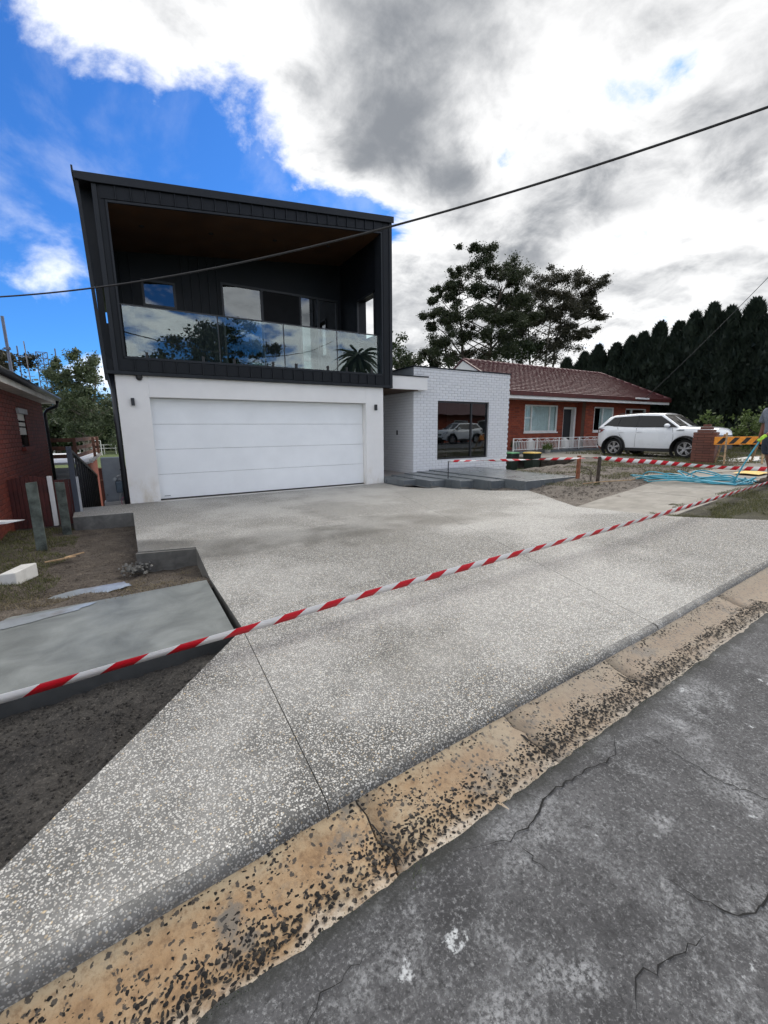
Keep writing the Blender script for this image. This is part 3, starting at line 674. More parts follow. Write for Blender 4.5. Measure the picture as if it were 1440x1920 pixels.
# ================================================================== BUILDINGS
def bricks(parent, org, ud, nd, length, height, holes, mat, mortar, single=0, bl=.23, bh=.072, gap=.010, proud=.007, wall_t=.1, zsort=None):
    """running-bond brickwork on a vertical wall. org: lower corner of the face; ud: along; nd: outward normal.
    The first `single` bricks (nearest the camera) become objects, the rest one joined part."""
    org = Vector(org); ud = Vector(ud); nd = Vector(nd); zv = Vector((0, 0, 1)); spec = []
    rows = int(height/(bh+gap))
    for r_i in range(rows+1):
        z0 = r_i*(bh+gap); z1 = min(z0+bh, height)
        if z1-z0 < .012: continue
        u = -(bl+gap)/2 if r_i % 2 else 0.0
        while u < length:
            u0, u1 = max(u, 0), min(u+bl, length); u += bl+gap
            if u1-u0 < .03: continue
            segs = [(u0, u1, z0, z1)]
            for hx0, hx1, hz0, hz1 in holes:
                nw = []
                for a, b, c, d in segs:
                    if b <= hx0 or a >= hx1 or d <= hz0 or c >= hz1: nw.append((a, b, c, d)); continue
                    if a < hx0-.02: nw.append((a, hx0, c, d))
                    if b > hx1+.02: nw.append((hx1, b, c, d))
                    aa, bb = max(a, hx0), min(b, hx1)
                    if c < hz0-.012: nw.append((aa, bb, c, hz0))
                    if d > hz1+.012: nw.append((aa, bb, hz1, d))
                segs = nw
            spec += segs
    spec.sort(key=lambda q: (org+ud*(q[0]+q[1])/2+zv*(q[2]+q[3])/2-Vector((0, 0, 1.45))).length-(8*(q[1]-q[0])))
    cache = {}; rest = MB()
    for k, (a, b, c, d) in enumerate(spec):
        w, h = b-a, d-c; e = .004
        lo = [(0, 0), (w, 0), (w, h), (0, h)]; hi = [(e, e), (w-e, e), (w-e, h-e), (e, h-e)]
        def pts(L, dep): return [ud*x+zv*y+nd*dep for x, y in L]
        fs = [(4, 5, 6, 7), (8, 9, 10, 11)]+[(i, (i+1) % 4, 4+(i+1) % 4, 4+i) for i in range(4)]
        vs = pts(lo, -.02)+pts(lo, proud-.003)+pts(hi, proud)
        fs = [(8, 9, 10, 11)]+[(i, (i+1) % 4, 4+(i+1) % 4, 4+i) for i in range(4)]+[(4+i, 4+(i+1) % 4, 8+(i+1) % 4, 8+i) for i in range(4)]
        o0 = org+ud*a+zv*c+nd*random.uniform(-.0012, .0012)
        if k < single:
            key = (round(w, 3), round(h, 3))
            if key not in cache:
                mb = MB().add(vs, fs); ob = mb.build('brick', mat, parent); cache[key] = ob.data; ob.location = o0
            else:
                ob = bpy.data.objects.new('brick', cache[key]); COL.objects.link(ob); setparent(ob, parent); ob.location = o0
        else: rest.add([p+o0 for p in vs], fs)
    if rest.v: rest.build('brickwork', mat, parent, kind='stuff')

# ---------------------------------------------------------------- the new house
YF, YW = 10.14, 10.20      # face of the upper box, face of the garage wall
nh = empty('modern_house', (3.2, 10.2, 0), 'new two storey house with dark metal clad balcony box above white garage', 'house')
def zr(x): return 6.02+(x+.29)*.1134           # top of roof edge
def zo(x): return 5.665+(x-.17)*.1184           # head of the balcony opening
# garage wall, rendered white
gw = MB(); T = .30
gw.box(-.06, .51, YW, YW+T, -.25, 2.60); gw.box(5.61, 6.15, YW, YW+T, -.25, 2.60); gw.box(.51, 5.61, YW, YW+T, 2.18, 2.60)
gwall = gw.build('garage_wall', 'render_white', nh, bevel=.006)
MB().box(-.06, .19, YW+T, 19, -2.9, 2.60).build('side_wall', 'render_white', nh)
MB().box(5.85, 6.15, YW+T, 12.4, -.2, 2.60).build('entry_side_wall', 'render_white', nh)
MB().box(.2, 5.8, 10.2, 17, -.14, -.003).build('garage_floor', 'concrete_old', nh)
MB().box(.2, 5.8, 16.9, 17, 0, 2.6).build('garage_back_wall', 'interior', nh)
gd = empty('garage_door', (3.06, 10.4, 0)); setparent(gd, nh); gd.location = (0, 0, 0); gd.matrix_parent_inverse = Matrix.Translation(-LOC[nh]); LOC.pop(gd)
hs = 2.155/4
for i in range(4):
    MB().box(.515, 5.605, 10.40, 10.445, .022+i*hs, .022+(i+1)*hs-.006).build('door_panel', 'door_white', gd, bevel=.004)
MB().box(.515, 5.605, 10.43, 10.46, .02, 2.18).build('door_backing', 'pvc_grey', gd)
MB().box(.515, 5.605, 10.402, 10.44, .002, .020).build('bottom_seal', 'black_rubber', gd)
MB().box(.60, .72, 10.385, 10.40, .075, .09).build('lift_handle', 'galv', gd)
for x in (.20, 5.89):
    wl = MB().box(x-.032, x+.032, YW-.075, YW-.012, 2.00, 2.15).build('wall_light', 'frame_black', nh, bevel=.006)
    MB().box(x-.02, x+.02, YW-.012, YW, 2.04, 2.11).build('bracket', 'frame_black', wl)
    MB().lathe([(.0, 1.995), (.024, 1.995), (.024, 2.001)], (x, YW-.045, 0), 12).build('lens', 'head_lamp', wl)
cm = MB().lathe([(.0, 2.50), (.035, 2.508), (.055, 2.535), (.06, 2.57), (.06, 2.60)], (.36, YW-.02, 0), 16).build('security_camera', 'black_plastic', nh, True)
# upper box shell
bx = MB()
bx.poly_xz([(-.04, 2.62), (.17, 2.62), (.17, zo(.17)+.02), (-.04, zr(-.04)-.1)], YF+.02, 20)          # left wall
bx.build('left_wall', 'cladding', nh)
# right wall with the side opening: below, above, before, behind
rw = MB()
rw.box(6.10, 6.39, YF+.02, 10.50, 2.62, 6.40); rw.box(6.10, 6.39, 11.52, 20, 2.62, 6.40); rw.box(6.10, 6.39, 10.50, 11.52, 2.62, 3.96); rw.box(6.10, 6.39, 10.50, 11.52, 5.12, 6.40)
rw.build('right_wall', 'cladding', nh)
so = MB(); so.bar((6.1, 10.525, 3.96), (6.1, 10.525, 5.12), .05); so.bar((6.1, 11.495, 3.96), (6.1, 11.495, 5.12), .05); so.bar((6.1, 10.5, 5.10), (6.1, 11.52, 5.10), .05); so.bar((6.1, 10.5, 3.97), (6.1, 11.52, 3.97), .05)
so.build('side_opening_frame', 'frame_black', nh)
MB().box(-.22, 6.41, YF+.02, 20, 2.60, 2.88).build('floor_slab', 'cladding', nh)
MB().box(.17, 6.10, YF+.25, 12.6, 2.88, 2.93).build('balcony_floor', 'concrete_step', nh)
MB().poly_xz([(.17, zo(.17)), (6.10, zo(6.1)), (6.10, zo(6.1)+.03), (.17, zo(.17)+.03)], YF+.03, 12.62).build('ceiling', 'soffit', nh)
for x, y in ((.75, 11.05), (2.15, 11.1), (3.65, 11.15), (5.1, 11.2)):
    MB().lathe([(.0, -.004), (.035, -.006), (.05, -.012), (.055, 0)], (x, y, zo(x)-.001), 16).build('downlight', 'black_plastic', nh, True)
# roof with raised edge flashing
MB().poly_xz([(-.30, zr(-.30)), (6.44, zr(6.44)), (6.44, zr(6.44)-.05), (-.30, zr(-.30)-.05)], YF-.06, 20.2).build('roof', 'flashing', nh)
fas = MB().poly_xz([(-.30, zr(-.30)+.02), (6.44, zr(6.44)+.02), (6.44, zr(6.44)-.125), (-.06, zr(-.06)-.125), (-.30, zr(-.30)-.10)], YF-.075, YF-.045)
fas.build('roof_fascia', 'flashing', nh, bevel=.004)
MB().bar((-.315, YF-.07, zr(-.3)+.04), (-.315, 20, zr(-.3)+.02), .03, .12).build('roof_gutter', 'flashing', nh)
# face frame behind the metal panels
ff = MB()
ff.poly_xz([(-.04, 2.62), (.13, 2.62), (.13, zr(.13)-.06), (-.04, zr(-.04)-.06)], YF, YF+.06)
ff.poly_xz([(.13, zo(.13)+.04), (6.12, zo(6.12)+.04), (6.12, zr(6.12)-.06), (.13, zr(.13)-.06)], YF, YF+.06)
ff.box(.13, 6.12, YF, YF+.06, 2.62, 2.92); ff.poly_xz([(6.12, 2.62), (6.40, 2.62), (6.40, zr(6.4)-.06), (6.12, zr(6.12)-.06)], YF, YF+.06)
ff.build('face_frame', 'cladding', nh)
edges = [-.04, .09]; n = 24
xs_ = [.06+(6.13-.06)*i/n for i in range(n+1)]
for i in range(n):
    a, b = xs_[i]+.011, xs_[i+1]-.011
    MB().poly_xz([(a, zo(a)+.055), (b, zo(b)+.055), (b, zr(b)-.13), (a, zr(a)-.13)], YF-.022, YF+.002).build('fascia_panel', 'cladding', nh)
    MB().box(a, b, YF-.022, YF+.002, 2.675, 2.895).build('spandrel_panel', 'cladding', nh)
    s0 = xs_[i]
    if i:
        MB().box(s0-.006, s0+.006, YF-.050, YF+.001, zo(s0)+.045, zr(s0)-.13).build('standing_seam', 'flashing', nh)
        MB().box(s0-.006, s0+.006, YF-.050, YF+.001, 2.668, 2.90).build('standing_seam', 'flashing', nh)
MB().poly_xz([(-.055, 2.60), (.022, 2.60), (.022, zr(0)-.08), (-.055, zr(-.04)-.08)], YF-.03, YF+.04).build('corner_flashing', 'flashing', nh, bevel=.004)
MB().poly_xz([(.034, 2.66), (.115, 2.66), (.115, zo(.1)+.35), (.034, zo(.1)+.34)], YF-.010, YF+.004).build('side_panel', 'cladding', nh)
MB().poly_xz([(6.325, 2.60), (6.405, 2.60), (6.405, zr(6.4)-.1), (6.325, zr(6.33)-.1)], YF-.03, YF+.04).build('corner_flashing', 'flashing', nh, bevel=.004)
MB().poly_xz([(6.15, 2.66), (6.312, 2.66), (6.312, zr(6.3)-.14), (6.15, zr(6.15)-.14)], YF-.010, YF+.004).build('side_panel', 'cladding', nh)
MB().box(-.22, 6.41, YF-.028, YF+.05, 2.60, 2.665).build('base_flashing', 'flashing', nh, bevel=.004)
rv = MB(); e = .035                                             # reveal round the opening
rv.poly_xz([(.135, 2.93), (.17, 2.96), (.17, zo(.17)), (.135, zo(.135)+.04)], YF-.02, YF+.30)
rv.poly_xz([(6.08, 2.96), (6.115, 2.93), (6.115, zo(6.11)+.04), (6.08, zo(6.08))], YF-.02, YF+.30)
rv.poly_xz([(.17, zo(.17)), (6.08, zo(6.08)), (6.115, zo(6.11)+.04), (.135, zo(.135)+.04)], YF-.022, YF+.02)
rv.poly_xz([(.135, 2.905), (6.115, 2.905), (6.08, 2.95), (.17, 2.95)], YF-.022, YF+.30)
rv.build('opening_trim', 'flashing', nh)
# blade wall and downpipe on the left side
bl = MB(); bl.prism([(-.305, YF-.02, zr(-.3)-.03), (-.245, YF-.02, zr(-.3)-.03), (-.245, YF+.10, zr(-.3)-.03), (-.305, YF+.10, zr(-.3)-.03)],
                    [(-.225, YF-.02, 2.48), (-.165, YF-.02, 2.48), (-.165, YF+.10, 2.48), (-.225, YF+.10, 2.48)])
bl.build('blade_trim', 'flashing', nh)
MB().box(-.26, -.04, 10.55, 10.64, 4.30, zr(-.1)-.05).build('side_baffle', 'flashing', nh)
MB().box(-.20, -.085, 10.55, 10.64, 3.62, 4.30).build('side_baffle', 'flashing', nh)
MB().box(-.20, -.04, 10.55, 10.64, 2.60, 3.62).build('side_baffle', 'flashing', nh)
dp = MB(); dp.tube([(-.115, YW+.06, 2.62), (-.115, YW+.06, 1.3), (-.115, YW+.06, -.2)], .048, 12); dp.build('downpipe', 'frame_black', nh, True)
for z in (.7, 1.7): MB().box(-.175, -.05, YW+.05, YW+.08, z, z+.03).build('pipe_clip', 'frame_black', nh)
# balcony back wall with cladding boards, windows and sliding door
bw = MB(); WY = 12.60
bw.box(.17, .72, WY, WY+.12, 2.9, 6.4); bw.box(.72, 1.47, WY, WY+.12, 2.9, 4.54); bw.box(.72, 1.47, WY, WY+.12, 5.16, 6.4); bw.box(1.47, 2.58, WY, WY+.12, 2.9, 6.4)
bw.box(2.58, 5.98, WY, WY+.12, 5.37, 6.4); bw.box(5.98, 6.12, WY, WY+.12, 2.9, 6.4); bw.build('back_wall', 'cladding', nh)
for x in (.30, .51, 1.65, 1.86, 2.07, 2.28, 2.49): MB().box(x-.006, x+.006, WY-.028, WY, 2.93, zo(x)).build('wall_seam', 'flashing', nh)
MB().box(.2, 6.1, WY+2.6, WY+2.7, 2.9, 6.4).build('room_back_wall', 'interior', nh)
MB().box(.2, 6.1, WY+.1, WY+2.6, 2.88, 2.92).build('room_floor', 'interior', nh)
MB().box(.2, 6.1, WY+.1, WY+2.6, 5.6, 5.64).build('room_ceiling', 'interior', nh)
def win(parent, name, x0, x1, y, z0, z1, mull=(), fw=.05, dep=.08, frame='frame_black', glass='glass_window', trans=()):
    w = MB(); w.box(x0, x1, y-dep/2, y+dep/2, z0, z0+fw); w.box(x0, x1, y-dep/2, y+dep/2, z1-fw, z1)
    w.box(x0, x0+fw, y-dep/2, y+dep/2, z0+fw, z1-fw); w.box(x1-fw, x1, y-dep/2, y+dep/2, z0+fw, z1-fw)
    for m in mull: w.box(m-fw*.55, m+fw*.55, y-dep/2, y+dep/2, z0+fw, z1-fw)
    root = w.build(name, frame, parent)
    ed = [x0+fw]+[q for m in mull for q in (m-fw*.55, m+fw*.55)]+[x1-fw]
    for a, b in zip(ed[::2], ed[1::2]):
        MB().box(a, b, y-.004, y+.004, z0+fw, z1-fw).build('pane', glass, root)
    return root
win(nh, 'window', .72, 1.47, WY+.02, 4.54, 5.16)
sd = win(nh, 'sliding_door', 2.58, 5.98, WY+.02, 2.93, 5.37, (3.66, 4.78, 5.35), .055)
# insect screen behind the second leaf, lowered blind
scr = MB().box(3.69, 4.75, WY-.03, WY-.026, 2.99, 5.3).build('insect_screen', 'interior', sd)
# glass balustrade
bal = empty('balustrade', (3, YF+.12, 2.93)); setparent(bal, nh); LOC.pop(bal); bal.location = (0, 0, 0)
ge_ = [.19, 1.985, 3.52, 4.90, 6.07]
ge_ = [.19, 1.98, 3.45, 4.83, 6.07]
for a, b in zip(ge_[:-1], ge_[1:]):
    gp = MB().box(a+.012, b-.012, YF+.105, YF+.117, 2.97, 3.93).build('glass_panel', 'glass_rail', bal)
    for q in (.2, .8):
        xx = a+(b-a)*q; MB().box(xx-.025, xx+.025, YF+.08, YF+.14, 2.95, 3.07).build('clamp', 'black_plastic', gp)
MB().box(.17, 6.08, YF+.10, YF+.125, 3.93, 3.955).build('top_rail', 'frame_black', bal)
for x in ge_[1:-1]: MB().box(x-.010, x+.010, YF+.10, YF+.122, 2.97, 3.93).build('joint_post', 'frame_black', bal)
# ---- entry canopy, recess and white brick wing
cn = MB().box(6.415, 7.68, 10.23, 12.4, 2.60, 2.955); cn.build('entry_canopy', 'render_white', nh, bevel=.005)
MB().box(6.40, 7.71, 10.205, 12.4, 2.955, 2.985).build('canopy_flashing', 'flashing', nh)
MB().box(6.16, 7.40, 10.30, 12.4, 2.58, 2.597).build('canopy_soffit', 'soffit', nh)
MB().box(6.15, 7.45, 12.4, 12.5, .0, 2.6).build('entry_back_wall', 'render_white', nh)
MB().box(6.25, 7.25, 12.36, 12.40, .14, 2.25).build('front_door', 'frame_black', nh)
WX0, WX1, WYF, WZ = 7.38, 11.37, 10.50, 3.27
wing = MB()
wing.box(WX0+.01, WX0+.12, WYF+.006, 19, -.4, WZ); wing.box(WX1-.12, WX1-.01, WYF+.006, 19, -.6, WZ)
wing.box(WX0+.12, 8.28, WYF+.006, WYF+.12, -.4, WZ); wing.box(10.43, WX1-.12, WYF+.006, WYF+.12, -.4, WZ)
wing.box(8.28, 10.43, WYF+.006, WYF+.12, -.4, .54); wing.box(8.28, 10.43, WYF+.006, WYF+.12, 2.34, WZ)
ww_ = wing.build('brick_wing', 'mortar_white', nh)
bricks(ww_, (WX0, WYF, .03), (1, 0, 0), (0, -1, 0), WX1-WX0, WZ-.03, [(8.28-WX0, 10.43-WX0, .51, 2.31)], 'brick_white', None, 290)
bricks(ww_, (WX0, WYF+2.2, .03), (0, -1, 0), (-1, 0, 0), 2.2, 2.6, [], 'brick_white', None, 0)
MB().box(WX0+.004, WX0+.015, WYF+.02, 14, 2.62, WZ).build('parapet_side', 'grey_metal', nh)
MB().box(WX0-.02, WX1+.02, WYF-.03, 19, WZ, WZ+.035).build('parapet_flashing', 'flashing', nh)
wv = win(nh, 'front_window', 8.28, 10.43, WYF+.085, .54, 2.34, (9.72,), .05, .06)
rm = MB(); rm.box(7.6, 11.2, 13.6, 13.7, 0, 3); rm.box(7.6, 11.2, WYF+.14, 13.6, .28, .32); rm.box(7.6, 11.2, WYF+.14, 13.6, 2.9, 2.94)
rm.build('front_room', 'interior', nh)
MB().box(WX0-.022, WX0-.008, 11.35, 11.42, 1.32, 1.46).build('intercom', 'black_plastic', nh)
MB().box(6.15, WX0, 10.47, 12.4, .03, .155).build('entry_floor', 'tile_porch', nh)
# porch steps
st = empty('entry_steps', (7.8, 8.5, 0), 'row of wet grey concrete porch steps below the white brick wing', 'steps')
near = [(6.16, 9.2), (6.56, 8.55), (7.02, 7.95), (7.47, 7.35), (7.93, 6.70)]; tops = [.155, .18, .205, .23, .255]
for i, ((x, y), z) in enumerate(zip(near, tops)):
    x1 = near[i+1][0] if i < 4 else 9.85
    b = MB().prism([(x, y, -.1), (x1, y+.0, -.1), (x1, 10.46, -.1), (x, 10.46, -.1)], [(x, y, z), (x1, y, z), (x1, 10.46 if i else 10.46, z), (x, 10.46, z)])
    b.build('step', 'concrete_step', st, bevel=.008)
    MB().prism([(x-.004, y-.03, -.05), (x+.3, y-.03, -.05), (x+.3, y+.02, -.05), (x-.004, y+.02, -.05)], [(x-.004, y-.03, .05), (x+.25, y-.03, .04), (x+.25, y+.02, .04), (x-.004, y+.02, .05)]).build('mortar_bed', 'concrete_cut', st)

# ---------------------------------------------------------------- left neighbour
lh = empty('brick_house', (-4, 10, -.3), 'red brick house, backlit shade in its brick colour, at the left edge with a half lowered window blind', 'house')
LX = -1.87
lw = MB(); lw.box(LX-.25, LX-.004, 8.0, 11.52, -3, 2.45); lw.box(LX-.25, LX-.004, 12.32, 14.9, -3, 2.45); lw.box(LX-.25, LX-.004, 11.52, 12.32, -3, 1.19); lw.box(LX-.25, LX-.004, 11.52, 12.32, 1.95, 2.45)
lw.box(LX-9, LX-.26, 14.7, 14.9, -3, 2.45); lw.box(LX-9, LX-.26, 8.0, 8.2, -3, 2.45)
lwo = lw.build('wall', 'mortar_brown', lh)
bricks(lwo, (LX-9, 8.0, -.35), (1, 0, 0), (0, -1, 0), 9, 2.75, [], 'brick_red_shaded', None, 0)
bricks(lwo, (LX, 8.0, -.35), (0, 1, 0), (1, 0, 0), 6.9, 2.75, [(3.52, 4.32, 1.54, 2.30)], 'brick_red_shaded', None, 0)
wn = MB(); wn.box(LX-.13, LX-.08, 11.52, 12.32, 1.19, 1.95); wno = wn.build('window', 'frame_black', lh)
MB().box(LX-.085, LX-.079, 11.56, 12.28, 1.22, 1.92).build('pane', 'glass_tint', wno)
MB().box(LX-.06, LX+.05, 11.45, 12.38, 1.88, 1.985).build('blind_box', 'pvc_grey', lh)
for z0, z1 in ((1.74, 1.885), (1.62, 1.70), (1.44, 1.59)): MB().box(LX-.03, LX-.015, 11.53, 12.31, z0, z1).build('blind_slat', 'cream_paint', lh)
MB().box(LX-.03, LX+.07, 11.45, 12.40, 1.11, 1.185).build('sill', 'brick_red_shaded', lh)
ev = MB(); ev.box(LX-.2, LX+.31, 7.6, 15.1, 2.27, 2.29); ev.build('soffit', 'cream_paint', lh)
MB().box(LX+.30, LX+.32, 7.6, 15.1, 2.25, 2.40).build('fascia_board', 'cream_paint', lh)
MB().tube([(LX+.37, 7.6, 2.40), (LX+.37, 15.15, 2.40)], .065, 10).build('gutter_pipe', 'frame_black', lh, True)
MB().prism([(LX+.40, 7.5, 2.44), (LX-4.5, 7.5, 4.3), (LX-9.4, 7.5, 2.44)], [(LX+.40, 15.2, 2.44), (LX-4.5, 15.2, 4.3), (LX-9.4, 15.2, 2.44)]).build('roof', 'roof_tile', lh)
MB().tube([(LX+.36, 14.95, 2.37), (LX+.32, 14.97, 2.2), (LX+.1, 15.0, 2.1), (LX+.03, 15.0, 2.0), (LX+.03, 15.0, -2.5)], .04, 8).build('downpipe', 'frame_black', lh, True)
# gate and side fence across the passage
gt = empty('side_gate', (-1.5, 9.7, -.2), 'dark red timber side gate with arched top by the brick wall', 'gate')
n = 9; w = (1.86-1.32)/n
for i in range(n):
    a = -1.86+i*w; tt = (i+.5)/n*2-1; zt = .66+.055*(1-tt*tt)
    MB().box(a+.003, a+w-.003, 9.68, 9.71, -.22, zt).build('plank', 'dark_red', gt)
MB().bar((-1.86, 9.72, .45), (-1.32, 9.72, .45), .04, .09).build('rail', 'dark_red', gt)
MB().bar((-1.86, 9.72, .0), (-1.32, 9.72, .0), .04, .09).build('rail', 'dark_red', gt)
tag(MB().box(-1.305, -1.235, 9.66, 9.72, -.22, .70).build('gate_post', 'white_paint', None, bevel=.004), 'white painted post at the right end of the dark red gate', 'post')
fn = empty('timber_fence', (-1.1, 9.75, -.2), 'dark red plank fence between the white post and blue grey post', 'fence')
for i in range(4): MB().box(-1.225+i*.075, -1.225+i*.075+.069, 9.74, 9.765, -.22, .62).build('plank', 'dark_red', fn)
# handrail fence stepping down the side passage
hf = empty('passage_fence', (-.93, 9.75, -.1), 'dark steel picket fence sloping down the passage beside the new house', 'fence')
MB().box(-.965, -.885, 9.68, 9.76, -.25, 1.22).build('corner_post', 'post_blue_grey', hf, bevel=.004)
MB().box(-.882, -.845, 9.70, 9.73, -.25, .66).build('trim_strip', 'pvc_grey', hf)
def zrail(y): return 1.17-(y-9.7)*.158
MB().bar((-.93, 9.74, zrail(9.74)), (-.93, 16.4, zrail(16.4)), .055, .06).build('top_rail', 'steel_black', hf)
for i in range(12):
    y = 10.2+i*.55; MB().box(-.95, -.91, y-.02, y+.02, zrail(y)-1.45, zrail(y)-.02).build('picket', 'steel_black', hf)
# lower garage with deck railing behind the left house
dk = empty('deck_garage', (-1.5, 15.6, -2), 'low rendered garage with white roof slab and brown timber deck railing', 'garage')
MB().box(-3.2, -1.0, 15.5, 15.7, -2.8, .40).build('wall', 'pvc_grey', dk)
for z in (.28, .42): MB().box(-3.2, -1.22, 15.46, 15.5, z-.05, z+.05).build('cladding_board', 'pvc_grey', dk)
MB().box(-1.35, -1.15, 15.5, 21.8, -2.8, .62).build('side_wall', 'brick_red', dk)
MB().poly_yz([(15.45, .56), (22, .56), (22, .66), (15.45, .62)], -3.2, -1.02).build('roof_slab', 'white_paint', dk)
for i in range(7): MB().box(-1.02, -.93, 15.6+i*.9, 15.75+i*.9, .58, .68).build('bracket', 'white_paint', dk)
rl = MB()
for x in (-1.92,): MB().box(x-.05, x+.03, 15.5, 15.6, .65, 1.28).build('rail_post', 'white_paint', dk)
for x, y in ((-1.32, 15.55), (-.98, 17.8), (-.98, 20.2), (-1.05, 21.8)): MB().box(x-.04, x+.04, y-.04, y+.04, .62, 1.33).build('rail_post', 'brown_timber', dk)
for z in (.80, 1.03, 1.27):
    MB().bar((-1.9, 15.55, z), (-1.28, 15.55, z), .04, .11).build('rail_board', 'brown_timber', dk)
    MB().bar((-1.3, 15.6, z), (-1.02, 21.8, z), .04, .11).build('rail_board', 'brown_timber', dk)
# services on the side of the new house
cb = empty('meter_cabinet', (-.33, 11.2, -.1), 'tall grey metal cabinet against the side of the new house', 'cabinet')
MB().box(-.53, -.13, 11.2, 11.5, -.06, .92).build('body', 'grey_metal', cb, bevel=.008)
MB().box(-.51, -.15, 11.188, 11.2, -.02, .89).build('door', 'grey_metal', cb, bevel=.006)
MB().lathe([(0, 0), (.012, 0), (.012, .012)], (-.48, 11.17, .1), 10, 'Y').build('lock', 'black_plastic', cb)
MB().box(-.56, -.10, 11.15, 11.55, -.30, -.06).build('plinth', 'concrete_pale', cb)
gm = empty('gas_meter', (-.22, 10.9, .2), 'blue grey gas meter with pipe fittings on the black downpipe side', 'gas meter')
MB().box(-.30, -.165, 10.82, 10.98, .17, .42).build('body', 'gas_grey', gm, bevel=.025, seg=3)
MB().tube([(-.27, 10.9, .42), (-.27, 10.9, .5), (-.23, 10.9, .54), (-.15, 10.9, .54)], .017, 8).build('pipe', 'galv', gm, True)
MB().tube([(-.20, 10.9, .42), (-.20, 10.9, .47)], .022, 8).build('fitting', 'galv', gm, True)
MB().lathe([(0, 0), (.035, 0), (.035, .03), (0, .03)], (-.30, 10.84, .48), 12, 'Y').build('regulator', 'galv', gm)
cbm = MB(); cbm.tube([(-.2, 10.86, .2), (-.24, 10.8, .12), (-.26, 10.8, 0), (-.25, 10.75, -.14), (-.2, 10.7, -.17)], .006, 6); tag(cbm.build('pale_cable', 'pvc_grey', None, True), 'thin pale cable hanging under the gas meter', 'cable')
cbm = MB(); cbm.tube([(-.18+.05*math.cos(t*.9), 10.8+.02*math.sin(t), -.02+.09*math.sin(t*.9)) for t in range(14)], .006, 6); tag(cbm.build('pink_cable', 'pink', None, True), 'loop of pink cable beside the black downpipe', 'cable')

# ---------------------------------------------------------------- right neighbour
rh = empty('tiled_roof_house', (20, 14, .4), 'single storey red brick house with maroon tiled roof behind the white car', 'house')
def redwall(x0, x1, y, z0, z1, holes, base=.3):
    m = MB(); xs2 = sorted({x0, x1, *[h[0] for h in holes], *[h[1] for h in holes]})
    for a, b in zip(xs2[:-1], xs2[1:]):
        hh = [h for h in holes if h[0] <= a and h[1] >= b]
        if hh: m.box(a, b, y+.004, y+.2, z0, hh[0][2]); m.box(a, b, y+.004, y+.2, hh[0][3], z1)
        else: m.box(a, b, y+.004, y+.2, z0, z1)
    o = m.build('wall', 'mortar_red', rh)
    bricks(o, (x0, y, z0), (1, 0, 0), (0, -1, 0), x1-x0, z1-z0, [(h[0]-x0, h[1]-x0, h[2]-z0, h[3]-z0) for h in holes], 'brick_red', None, 0, bl=.24, bh=.076)
redwall(14.2, 20.45, 14.2, -.6, 2.86, [(16.47, 18.9, 1.33, 2.62), (19.36, 20.3, .52, 2.56)])
redwall(20.45, 26.6, 13.7, -.3, 2.86, [(21.2, 22.95, 1.32, 2.58), (24.1, 26.2, 1.32, 2.55)])
MB().box(20.46, 20.6, 13.72, 14.2, -.3, 2.86).build('return_wall', 'brick_red', rh)
MB().box(14.2, 14.4, 14.41, 19, -1, 2.86).build('end_wall', 'brick_red', rh)
MB().box(26.4, 26.6, 13.9, 19, -.3, 2.86).build('end_wall', 'brick_red', rh)
MB().box(14.45, 26.3, 16.4, 16.5, -.3, 2.8).build('room_back_wall', 'interior', rh)
def house_win(x0, x1, y, z0, z1, mull, cur, trans=None):
    f = win(rh, 'window', x0, x1, y+.06, z0, z1, mull, .06, .1, 'white_paint', 'glass_clear')
    MB().box(x0-.04, x1+.04, y-.05, y+.05, z0-.07, z0-.003).build('sill', 'white_paint', f)
    if trans:
        MB().bar((x0, y+.05, trans[2]), (trans[1], y+.05, trans[2]), .05, .05).build('transom', 'white_paint', f)
    for a, b in cur:
        m = MB(); n_ = int((b-a)/.03); V_ = []
        for i in range(n_+1):
            x = a+(b-a)*i/n_; yy = y+.13+.02*math.sin(i*1.15)+.012*math.sin(i*2.7+1); V_ += [(x, yy, z0), (x, yy-.004, z1)]
        m.add(V_, [(2*i, 2*i+2, 2*i+3, 2*i+1) for i in range(n_)]); m.build('curtain', 'curtain', f, True)
house_win(16.47, 18.9, 14.2, 1.33, 2.62, (16.98, 18.32), [(16.5, 18.85)], (16.47, 16.98, 2.0))
house_win(21.2, 22.95, 13.7, 1.32, 2.58, (22.0,), [(21.9, 22.9)])
house_win(24.1, 26.2, 13.7, 1.32, 2.55, (24.75,), [])
dr = MB(); dr.box(19.36, 19.44, 14.24, 14.34, .52, 2.56); dr.box(20.18, 20.3, 14.14, 14.34, .52, 2.56); dr.box(19.44, 20.18, 14.24, 14.34, 2.46, 2.56)
dro = dr.build('door', 'white_paint', rh); MB().box(19.44, 20.18, 14.36, 14.40, .52, 2.46).build('door_leaf', 'frame_black', dro)
MB().lathe([(0, 0), (.03, 0), (.03, .05)], (19.52, 14.31, 1.5), 10, 'Y').build('handle', 'galv', dro)
